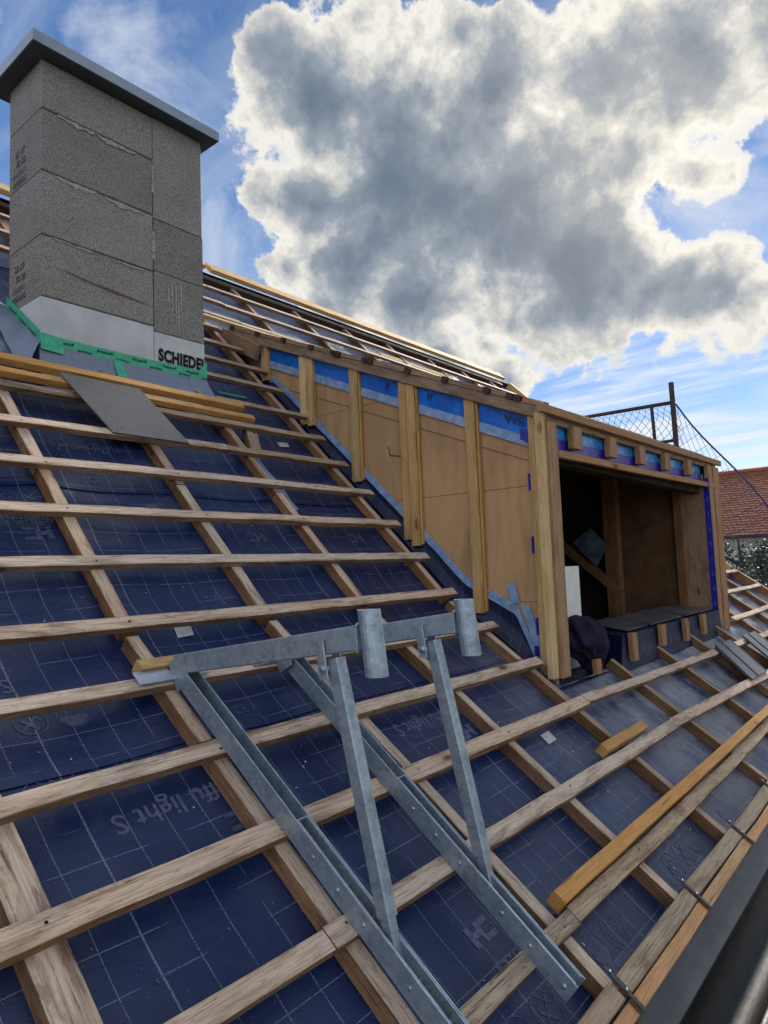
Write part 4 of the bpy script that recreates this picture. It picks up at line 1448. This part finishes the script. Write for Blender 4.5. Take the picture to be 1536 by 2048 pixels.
for j_ in range(9):
    mesh_obj('printed_text', [(7.030, 1.745 + q.y * 0.03, -0.47 + j_ * 0.14 + q.x * 0.035) for q in vs], fs, M['indigo_print'], rj)
for z in (-0.50,):
    grid_obj('indigo_tape', lambda a, b: Vector((3.665 + 0.05 * a, 1.755, -0.56 + 0.085 * b)), 2, 2, M['indigo'], dorm)
    grid_obj('indigo_tape', lambda a, b: Vector((3.637, 1.865 + 0.03 * a, -0.54 + 0.06 * b)), 2, 2, M['indigo'], dorm)
grid_obj('indigo_tape', lambda a, b: Vector((3.633, 1.865 + 0.045 * a, 0.705 + 0.07 * b + .42 * .045 * a)), 2, 2, M['indigo'], dorm)
for z in (0.42, 0.05, -0.42):
    box('packer', (XP - 0.002, 1.866, z), (XP + 0.02, 1.878, z + 0.10), M['indigo'], dorm, 0.001)
# sill and apron in membrane
ZS = -0.512


def apron(a, b):
    x = 4.60 + (7.10 - 4.60) * a
    zt = ZS - 0.004
    zb = roofz(1.70) + 0.006
    y = 1.742 - 0.03 * b ** 2 - 0.004 * mnoise.noise(Vector((a * 18, b * 3, 0)))
    if a < 0.12:
        k_ = 1 - a / 0.12
        x -= 0.17 * k_ * b
    return Vector((x, y, zt * (1 - b) + zb * b))


ap = grid_obj('sill_apron', apron, 60, 10, M['memb_plain'], dorm, lambda a, b: (a * 2.5, b * .22))
for x in (4.86, 5.50, 6.12):
    vs, fs, w_ = text_geo('Diffu light S')
    mesh_obj('printed_text', [(x + q.x * 0.055, 1.729 - 0.012 * (1 - q.y), -0.655 + q.y * 0.06) for q in vs], fs, M['print_dim'], ap)
grid_obj('sill_membrane', lambda a, b: Vector((4.60 + 0.30 * b + (7.10 - 4.60 - .30 * b) * a, 1.742 + 0.55 * b, ZS - 0.004 + 0.02 * b + 0.004 * mnoise.noise(Vector((a * 15, b * 5, 2))))), 50, 10, M['memb_plain'], dorm, lambda a, b: (a * 2.5, b * .5))
mesh_obj('sill_end', [(4.60, 1.742, ZS - .004), (4.90, 2.29, ZS + .015), (4.86, 2.3, -0.75), (4.43, 1.70, roofz(1.70) + .006)], [(0, 1, 2, 3)], M['memb_plain'], dorm)
grid_obj('low_membrane', lambda a, b: Vector((3.66 + 1.0 * a, 1.74 + 0.55 * b, roofz(1.74) + 0.03 * b + 0.01 * mnoise.noise(Vector((a * 6, b * 4, 3))))), 14, 8, M['memb_plain'], dorm, lambda a, b: (a, b * .5))
for (x0, z0, x1, z1) in ((4.665, -0.505, 4.76, -0.69), (5.275, -0.501, 5.375, -0.655), (5.869, -0.505, 5.965, -0.682), (6.375, -0.506, 6.475, -0.678), (4.049, -0.604, 4.12, -0.69)):
    beam('apron_block', ((x0 + x1) / 2, 1.712, z1), ((x0 + x1) / 2, 1.716, z0), x1 - x0, 0.034, (0, -1, 0), M['stud'], dorm, seg=2)

# ------------------------------------------------------------------ two steel roof brackets
def bracket(label, u0, skew, ax):
    o = empty('roof_bracket', S(u0, -1.0, 0), label, 'roof bracket', 'galvanised roof brackets hung on the battens')
    W_ = 0.052
    HH = 0.066
    n = NRM(-1)

    def q(u, v, h):
        return S(u + skew * (-(v + 0.25)), v, h)

    v0, vm, v1 = -0.262, -0.985, -1.752
    th = 0.004
    # rail: two flanges and a floor
    def flange(u, name, va, vb, t_=0.004, hh=HH, h0=0.002):
        a, b = q(u, va, h0 + hh / 2), q(u, vb, h0 + hh / 2)
        return beam(name, a, b, t_, hh, n, M['galv'], o, 6, 0, 0.0012)
    flange(u0 + 0.002, 'rail_flange', v0, v1)
    flange(u0 + W_ - 0.002, 'rail_flange', v0 + 0.0, v1)
    flange(u0 + 0.0075, 'inner_flange', vm, v1 + 0.01, 0.0045, HH - 0.002, 0.003)
    flange(u0 + W_ - 0.0075, 'inner_flange', vm, v1 + 0.01, 0.0045, HH - 0.002, 0.003)
    beam('rail_floor', q(u0 + W_ / 2, v0, 0.004), q(u0 + W_ / 2, vm, 0.004), W_ - 0.009, 0.004, n, M['galv'], o, 4, 0, 0.001)
    beam('stop_plate', q(u0 + 0.005, vm, 0.036), q(u0 + W_ - 0.005, vm, 0.036), 0.005, 0.060, n, M['galv'], o, 2, 0, 0.001)
    for v in (-1.09, -1.20, -1.31, -1.49, -1.60, -1.725):
        a = q(u0 - 0.004, v, 0.036)
        b = q(u0 + W_ + 0.004, v, 0.036)
        tube('bolt', [a, a.lerp(b, .5), b], 0.0065, M['galv'], o, 8)
    # arm standing out level from the rail head
    A0, A1 = Vector((ax, 2.085, -0.304)), Vector((ax, 1.235, -0.183))
    arm = beam('arm', A0, A1, 0.040, 0.068, (0, 0, 1), M['galv'], o, 4, 0, 0.004)
    extrude_poly('gusset', [(ax - 0.021, 2.12, -0.30), (ax - 0.021, 2.03, -0.262), (ax - 0.021, 2.00, -0.36), (ax - 0.021, 2.07, -0.395)], (0.004, 0, 0), M['galv'], o)
    # socket tube at the arm end
    sk = []
    N_ = 20
    c0, c1 = Vector((ax + 0.006, 1.196, -0.285)), Vector((ax + 0.006, 1.217, -0.110))
    vs, fs = [], []
    for c in (c0, c1):
        for rr in (0.0315, 0.028):
            for k_ in range(N_):
                an = 2 * math.pi * k_ / N_
                vs.append(c + Vector((rr * math.cos(an), rr * math.sin(an), 0)))
    for k_ in range(N_):
        j_ = (k_ + 1) % N_
        fs += [(k_, j_, 2 * N_ + j_, 2 * N_ + k_), (N_ + j_, N_ + k_, 3 * N_ + k_, 3 * N_ + j_), (k_, N_ + k_, N_ + j_, j_), (2 * N_ + k_, 2 * N_ + j_, 3 * N_ + j_, 3 * N_ + k_)]
    sc_ = mesh_obj('socket', vs, fs, M['galv'], o, None, False)
    for zz in (-0.222, -0.150):
        tube('weld_bead', [(ax - 0.020 + 0.005 * k_, 1.2395 + 0.003 * (k_ % 2), zz + 0.0015 * ((k_ * 7) % 3)) for k_ in range(9)], 0.0042, M['galv'], o, 5)
    beam('weld_plate', (ax - 0.024, 1.238, -0.215), (ax - 0.024, 1.243, -0.150), 0.012, 0.008, (-1, 0, 0), M['galv'], o, 2, 0, 0.002)
    # strut with its clevis
    T0, T1 = Vector((ax + 0.006, 1.345, -0.245)), Vector((ax + 0.012, 1.196, -0.895))
    dirn = (T1 - T0).normalized()
    beam('strut', T0, T1, 0.040, 0.046, (0, -1, 0.1), M['galv'], o, 4, 0, 0.005)
    beam('strut_foot', T1 - dirn * 0.02, T1 + dirn * 0.115, 0.030, 0.034, (0, -1, 0.1), M['galv'], o, 2, 0, 0.003)
    for sx in (-0.0245, 0.0365):
        beam('clevis', (ax + sx, 1.378, -0.195), (ax + sx, 1.362, -0.300), 0.034, 0.006, (-1, 0, 0), M['galv'], o, 2, 0, 0.002)
    tube('pin', [(ax - 0.034, 1.362, -0.272), (ax, 1.362, -0.272), (ax + 0.046, 1.362, -0.272)], 0.011, M['galv'], o, 8)
    # hook plates lying over the batten at the rail head
    for (ua, ub, va, vb) in ((-0.13, 0.0, -0.243, -0.303), (0.055, 0.14, -0.262, -0.296)):
        extrude_poly('hook_plate', [S(u0 + ua, va, 0.006), S(u0 + ub, va, 0.006), S(u0 + ub, vb, 0.006), S(u0 + ua, vb, 0.006)], NRM(-1) * 0.005, M['zinc'], o)
    return o


bracket('galvanised roof bracket nearer the camera, its rail on the left', 1.382, 0.0, 1.401)
bracket('galvanised roof bracket farther right, nearer the dormer, partly behind the other', 1.866, -0.030, 1.866)

# ------------------------------------------------------------------ loose things lying on the roof
def loose(name, a, b, w, t, mat, label, cat, v, group=None, seg=None):
    o = beam(name, a, b, w, t, NRM(v), M[mat], None, seg, bow=0.0015)
    return tag(o, label, cat, group)


loose('loose_batten', S(-0.9, 1.868, 0.021), S(2.93, 1.812, 0.021), 0.062, 0.042, 'orange', 'upper of two long yellow battens lying loose before the chimney base', 'batten', 1)
loose('loose_batten', S(-0.7, 1.725, 0.020), S(2.952, 1.683, 0.018), 0.050, 0.038, 'orange', 'lower of two long yellow battens before the chimney, passing under the dark panel', 'batten', 1)
tag(extrude_poly('slate_panel', [S(1.672, 1.745, 0.046), S(2.13, 1.735, 0.046), S(2.262, 1.288, 0.006), S(1.81, 1.296, 0.006)], NRM(1) * 0.007, M['wetslate']),
    'dark grey rectangular panel lying over battens below the chimney', 'panel')
loose('timber_offcut', S(1.285, -0.222, -0.004), S(1.50, -0.222, -0.004), 0.05, 0.052, 'fresh', 'small pale yellow wood offcut wedged beside the bracket head', 'offcut', -1, seg=2)
loose('timber_stub', S(2.795, 1.36, -0.05), S(2.915, 1.64, -0.05), 0.05, 0.05, 'counter2', 'short brown timber stub with splintered end lying under a batten right of the chimney', 'offcut', 1, seg=3)
loose('timber_stub', S(2.850, 1.40, -0.055), S(2.962, 1.64, -0.055), 0.05, 0.045, 'counter2', 'darker timber stub lying right beside the splintered stub, dormer side', 'offcut', 1, seg=3)
loose('yellow_beam', S(2.112, -1.558, -0.003), S(5.75, -1.556, -0.003), 0.050, 0.053, 'orange', 'long yellow impregnated beam lying along the lowest tile batten', 'beam', -1)
loose('timber_offcut', S(3.20, -1.222, -0.003), S(3.755, -1.222, -0.003), 0.05, 0.048, 'orange', 'short yellow wood block lying against a batten below the dormer corner', 'offcut', -1, seg=3)


def roof_tile(label, pts, hs):
    """interlocking flat concrete tile: slab, side rib, lower nose"""
    o = empty('roof_tile', S(*pts[0], hs), label, 'roof tile', 'grey roof tiles laid out right of the dormer')
    P_ = [Vector((u, v)) for u, v in pts]   # TL TR BR BL

    def bil(a, b, h):
        q_ = (P_[0] * (1 - a) + P_[1] * a) * (1 - b) + (P_[3] * (1 - a) + P_[2] * a) * b
        return S(q_.x, q_.y, hs + h + 0.012 * (1 - b))
    extrude_poly('slab', [bil(0, 0, 0), bil(1, 0, 0), bil(1, 1, 0), bil(0, 1, 0)], NRM(-1) * 0.012, M['tile'], o)
    for a0, a1, hh in ((0.40, 0.455, 0.020), (0.0, 0.03, 0.017), (0.965, 1.0, 0.015)):
        extrude_poly('rib', [bil(a0, 0, 0.011), bil(a1, 0, 0.011), bil(a1, 1, 0.011), bil(a0, 1, 0.011)], NRM(-1) * (hh - 0.011), M['tile'], o)
    extrude_poly('nose', [bil(0, 0.97, -0.008), bil(1, 0.97, -0.008), bil(1, 1.005, -0.008), bil(0, 1.005, -0.008)], NRM(-1) * 0.019, M['tile'], o)


roof_tile('left of two grey roof tiles lying on the battens right of the dormer', [(6.05, -0.965), (6.53, -0.972), (6.36, -1.345), (5.86, -1.335)], 0.004)
roof_tile('right of two grey roof tiles, cut off by the photo edge', [(6.93, -0.985), (7.42, -0.992), (7.25, -1.365), (6.76, -1.355)], 0.005)

# slates on the dormer sill
sl_lab = ['first dark slate on the dormer sill, beside the hanging jacket', 'second dark slate on the dormer sill from the jacket',
          'third dark slate on the dormer sill from the jacket', 'fourth dark slate on the dormer sill from the jacket', 'last dark slate on the dormer sill by the right jamb']
for i in range(5):
    x = 4.80 + i * 0.44
    r = random.Random(i)
    y0 = 1.765 + r.uniform(0, .02)
    z = ZS + 0.008 + 0.003 * (i % 2)
    sk_ = 0.16
    o = extrude_poly('sill_slate', [(x, y0, z), (x + 0.43, y0 + .004, z), (x + 0.43 + sk_, y0 + 0.36, z + 0.03 + r.uniform(0, .01)), (x + sk_, y0 + 0.36, z + 0.026)], (0, 0, 0.007), M['slate'])
    tag(o, sl_lab[i], 'slate', 'slates on the dormer sill')

o = box('insulation_board', (4.10, 1.955, -0.70), (4.455, 2.05, -0.037), M['white'], None, 0.004)
tag(o, 'white foam board standing in the left of the dormer opening', 'foam board')
pk = extrude_poly('insulation_pack', [(6.86, 3.06, 0.185), (6.86, 2.874, 0.325), (6.86, 2.715, 0.146), (6.86, 2.83, -0.06)], (0.06, 0, 0), M['pack'])
tag(pk, 'pale insulation package resting on the rafter inside the dormer', 'package')


# jacket hung over the sill
def jacket():
    NUa, NVa = 44, 30
    vs, fs = [], []
    cx, cy = 4.09, 1.80
    for j in range(NVa + 1):
        b = j / NVa
        zt = -0.345 - 0.33 * b
        wid = 0.27 * (math.sin(math.pi * min(1, 0.10 + b * 0.86)) ** 0.55) * (1.0 - 0.28 * b)
        shift = 0.10 * b ** 1.3
        for i in range(NUa):
            a = 2 * math.pi * i / NUa
            fold = 0.045 * math.sin(a * 5 + b * 3.0) * b + 0.03 * math.sin(a * 9 - b * 5)
            nz_ = 0.09 * mnoise.noise(Vector((math.cos(a) * 1.8, math.sin(a) * 1.8, b * 4.5)))
            rr = wid * (1 + fold * 3.2 + nz_ * 2.6)
            x = cx + shift + rr * math.cos(a)
            y = cy + 0.02 + 0.40 * rr * math.sin(a) - 0.05 * b
            z = zt + 0.035 * mnoise.noise(Vector((x * 8, y * 8, b * 2))) - (0.06 * math.cos(a - 0.6)) * b
            vs.append((x, y, z))
    for j in range(NVa):
        for i in range(NUa):
            k_ = (i + 1) % NUa
            fs.append((j * NUa + i, (j + 1) * NUa + i, (j + 1) * NUa + k_, j * NUa + k_))
    fs.append(tuple(range(NUa)))
    fs.append(tuple(NVa * NUa + i for i in range(NUa - 1, -1, -1)))
    o = mesh_obj('jacket', vs, fs, M['cloth'], None, None, True)
    tag(o, 'dark purple work jacket slung over the dormer sill', 'jacket')


jacket()

# ------------------------------------------------------------------ scaffold guard rail and safety net behind the dormer
XS = 11.0
sc = empty('scaffold_guardrail', (XS, 3.1, -1.0), 'rusty scaffold posts and rails rising behind the dormer', 'scaffold')
tube('post', [(XS, 3.10, GROUND), (XS, 3.11, 0), (XS, 3.14, 2.70)], 0.040, M['rust'], sc, 10)
tube('post', [(XS, 5.9, GROUND), (XS, 5.9, 2.45)], 0.03, M['rust'], sc, 8)
tube('post', [(XS, 3.43, 1.4), (XS, 3.46, 2.38)], 0.026, M['rust'], sc, 8)
tube('rail', [(XS, 3.12, 2.385), (XS, 5.95, 2.40)], 0.030, M['rust'], sc, 8)
tube('rail', [(XS, 3.10, 1.79), (XS, 5.95, 1.80)], 0.026, M['rust'], sc, 8)


def net_mesh(fn, nu, nv, r=0.006):
    """diamond net: every cord segment a thin three-sided tube"""
    vs, fs = [], []

    def seg(a, b):
        d = (b - a).normalized()
        s_ = d.cross(Vector((1, 0.1, 0.05))).normalized()
        q_ = d.cross(s_)
        base_ = len(vs)
        for p_ in (a, b):
            for k_ in range(3):
                an = 2.094 * k_
                vs.append(p_ + (s_ * math.cos(an) + q_ * math.sin(an)) * r)
        for k_ in range(3):
            j_ = (k_ + 1) % 3
            fs.append((base_ + k_, base_ + j_, base_ + 3 + j_, base_ + 3 + k_))
    for j in range(nv):
        for i in range(nu):
            o_ = (j % 2) * 0.5
            top = fn((i + o_) / nu, j / nv)
            for da in (-0.5, 0.5):
                a2 = i + o_ + da
                if 0 <= a2 <= nu:
                    seg(top, fn(a2 / nu, (j + 1) / nv))
    return vs, fs


def netA(a, b):
    y = 3.10 + 2.4 * a
    z = 2.37 - 0.75 * b
    return Vector((XS - 0.10 * math.sin(b * 2.6) - 0.05 * math.sin(a * 6), y - 0.12 * math.sin(b * 3.0) + 0.03 * math.sin(a * 17 + b * 5), z + 0.05 * math.sin(a * 9) * b))


def netB(a, b):
    y = 3.09 - 2.6 * a
    zt = 2.35 - 4.0 * a + 0.25 * a * a
    L_ = 1.2 + 2.2 * a * 0
    return Vector((XS - 0.06 * math.sin(b * 3), y + 0.05 * math.sin(a * 13 + b * 4), zt - 2.6 * b + 0.03 * math.sin(a * 11)))


net = empty('safety_net', (XS, 3.0, 0.5), 'dark knotted safety net hanging from the scaffold rail behind the dormer', 'safety net')
vs, fs = net_mesh(netA, 22, 9, 0.004)
mesh_obj('rail_mesh', vs, fs, M['net'], net)
vs, fs = net_mesh(netB, 22, 22, 0.0034)
mesh_obj('side_mesh', vs, fs, M['netblue'], net)
tube('edge_rope', [netB(i / 20, 0) for i in range(21)], 0.013, M['netblue'], net, 6)

# ------------------------------------------------------------------ neighbouring house
nb = empty('neighbour_house', (22.5, 1.0, GROUND), 'neighbouring white house with orange clay tile roof at the right edge', 'house')
EX, EZ, RX, RZ2 = 20.4, 0.50, 24.2, 2.62
sx, sz = (RX - EX), (RZ2 - EZ)
SL = math.hypot(sx, sz)
tx, tz = sx / SL, sz / SL
vs, fs = [], []
rows = 27
step = SL / rows
r = random.Random(3)
for j in range(rows + 1):
    y = -9.0 + (0.09 if j % 2 else 0)
    while y < 9.0:
        d0 = j * step
        tilt = r.uniform(-.004, .004)
        L_ = step * 1.5
        w_ = 0.172
        c = []
        for (dd, hh) in ((0, 0.036 + tilt), (L_, 0.004)):
            for yy in (y, y + w_):
                c.append(Vector((EX + tx * (d0 + dd) - tz * hh, yy, EZ + tz * (d0 + dd) + tx * hh)))
        # rounded tail
        t1 = Vector((EX + tx * (d0 - 0.028) - tz * (0.036 + tilt), y + w_ * .5, EZ + tz * (d0 - 0.028) + tx * (0.036 + tilt)))
        dn = Vector((tz, 0, -tx)) * 0.018
        b_ = len(vs)
        vs += [c[0], t1, c[1], c[3], c[2], c[0] + dn, t1 + dn, c[1] + dn]
        fs += [(b_, b_ + 1, b_ + 2, b_ + 3, b_ + 4), (b_ + 1, b_, b_ + 5, b_ + 6), (b_ + 2, b_ + 1, b_ + 6, b_ + 7)]
        y += w_ + 0.008
o = mesh_obj('roof_tiles', vs, fs, M['clay'], nb)
o['kind'] = 'stuff'
mesh_obj('roof_deck', [(EX + .03, -9, EZ - .02), (EX + .03, 9, EZ - .02), (RX, 9, RZ2 - .02), (RX, -9, RZ2 - .02), (RX + 3.8, 9, EZ), (RX + 3.8, -9, EZ)], [(0, 3, 2, 1), (3, 5, 4, 2)], M['rust'], nb)
for i in range(34):
    y = -8.9 + i * 0.53
    grid_obj('ridge_tile', lambda a, b, y=y: Vector((RX + 0.13 * math.cos(math.pi * a), y + 0.54 * b, RZ2 - 0.03 + 0.11 * math.sin(math.pi * a) + 0.012 * b)), 6, 1, M['clay'], nb)
wx = EX + 0.55
mesh_obj('wall', [(wx, -8.8, GROUND), (wx, 8.8, GROUND), (wx, 8.8, 0.75), (wx, -8.8, 0.75)], [(0, 3, 2, 1)], M['wallwhite'], nb)
mesh_obj('soffit', [(EX + .05, -9, EZ - .04), (EX + .05, 9, EZ - .04), (wx + .02, 9, EZ - .06), (wx + .02, -9, EZ - .06)], [(0, 1, 2, 3)], M['darkwood'], nb)
for y in (-5.2, -2.2, 0.8, 3.55, 6.0):
    w = box('window', (wx - 0.04, y, -1.75), (wx + 0.02, y + 1.1, -0.55), M['wallwhite'], nb, 0.006)
    for (a0, a1) in ((0.07, 0.52), (0.58, 1.03)):
        box('pane', (wx - 0.052, y + a0, -1.68), (wx - 0.042, y + a1, -0.62), M['glass'], w, 0.002)
tube('eaves_gutter', [(EX - 0.05, -9, EZ - 0.02), (EX - 0.05, 9, EZ - 0.02)], 0.06, M['rust'], nb, 8)


# ------------------------------------------------------------------ tree between the houses
def tree(base, label, height, cr, cz, seed, nleaf):
    r = random.Random(seed)
    t_ = empty('tree', base, label, 'tree')
    B = Vector(base)
    top = B + Vector((0.1, 0.05, height))
    tube('trunk', [B, B + Vector((0.03, 0.02, height * .35)), B + Vector((0.1, -0.03, height * .7)), top], [0.13, 0.10, 0.07, 0.02], M['bark'], t_, 8)
    tips = []
    for k_ in range(26):
        a = r.uniform(0, 2 * math.pi)
        h0 = r.uniform(0.45, 0.93) * height
        L_ = cr * r.uniform(0.5, 1.1)
        p0 = B + Vector((0.06, 0, h0))
        p2 = p0 + Vector((math.cos(a) * L_, math.sin(a) * L_, r.uniform(0.05, 0.75) * L_))
        p1 = p0.lerp(p2, 0.5) + Vector((0, 0, -0.06 * L_))
        tube('branch', [p0, p1, p2], [0.028, 0.018, 0.006], M['bark'], t_, 5)
        tips += [p1, p2, p0.lerp(p2, .75)]
    vs, fs = [], []
    for k_ in range(nleaf):
        c = r.choice(tips) + Vector((r.gauss(0, .14), r.gauss(0, .14), r.gauss(0, .13))) * cr
        d = Vector((r.gauss(0, 1), r.gauss(0, 1), r.gauss(0, .6) - .3)).normalized()
        s_ = d.cross(Vector((r.gauss(0, 1), r.gauss(0, 1), r.gauss(0, 1)))).normalized()
        l_ = r.uniform(0.05, 0.10)
        b_ = len(vs)
        vs += [c, c + d * l_ * .5 + s_ * l_ * .27, c + d * l_, c + d * l_ * .5 - s_ * l_ * .27]
        fs.append((b_, b_ + 1, b_ + 2, b_ + 3))
    mesh_obj('crown', vs, fs, M['leaf'], t_)


tree((15.2, 3.25, GROUND), 'green leafy tree between the dormer and the neighbouring house', 6.6, 1.2, 0.0, 5, 9000)
tree((16.5, 1.2, GROUND), 'sparser tree at the right edge before the white wall', 6.0, 1.15, 0.0, 9, 4500)
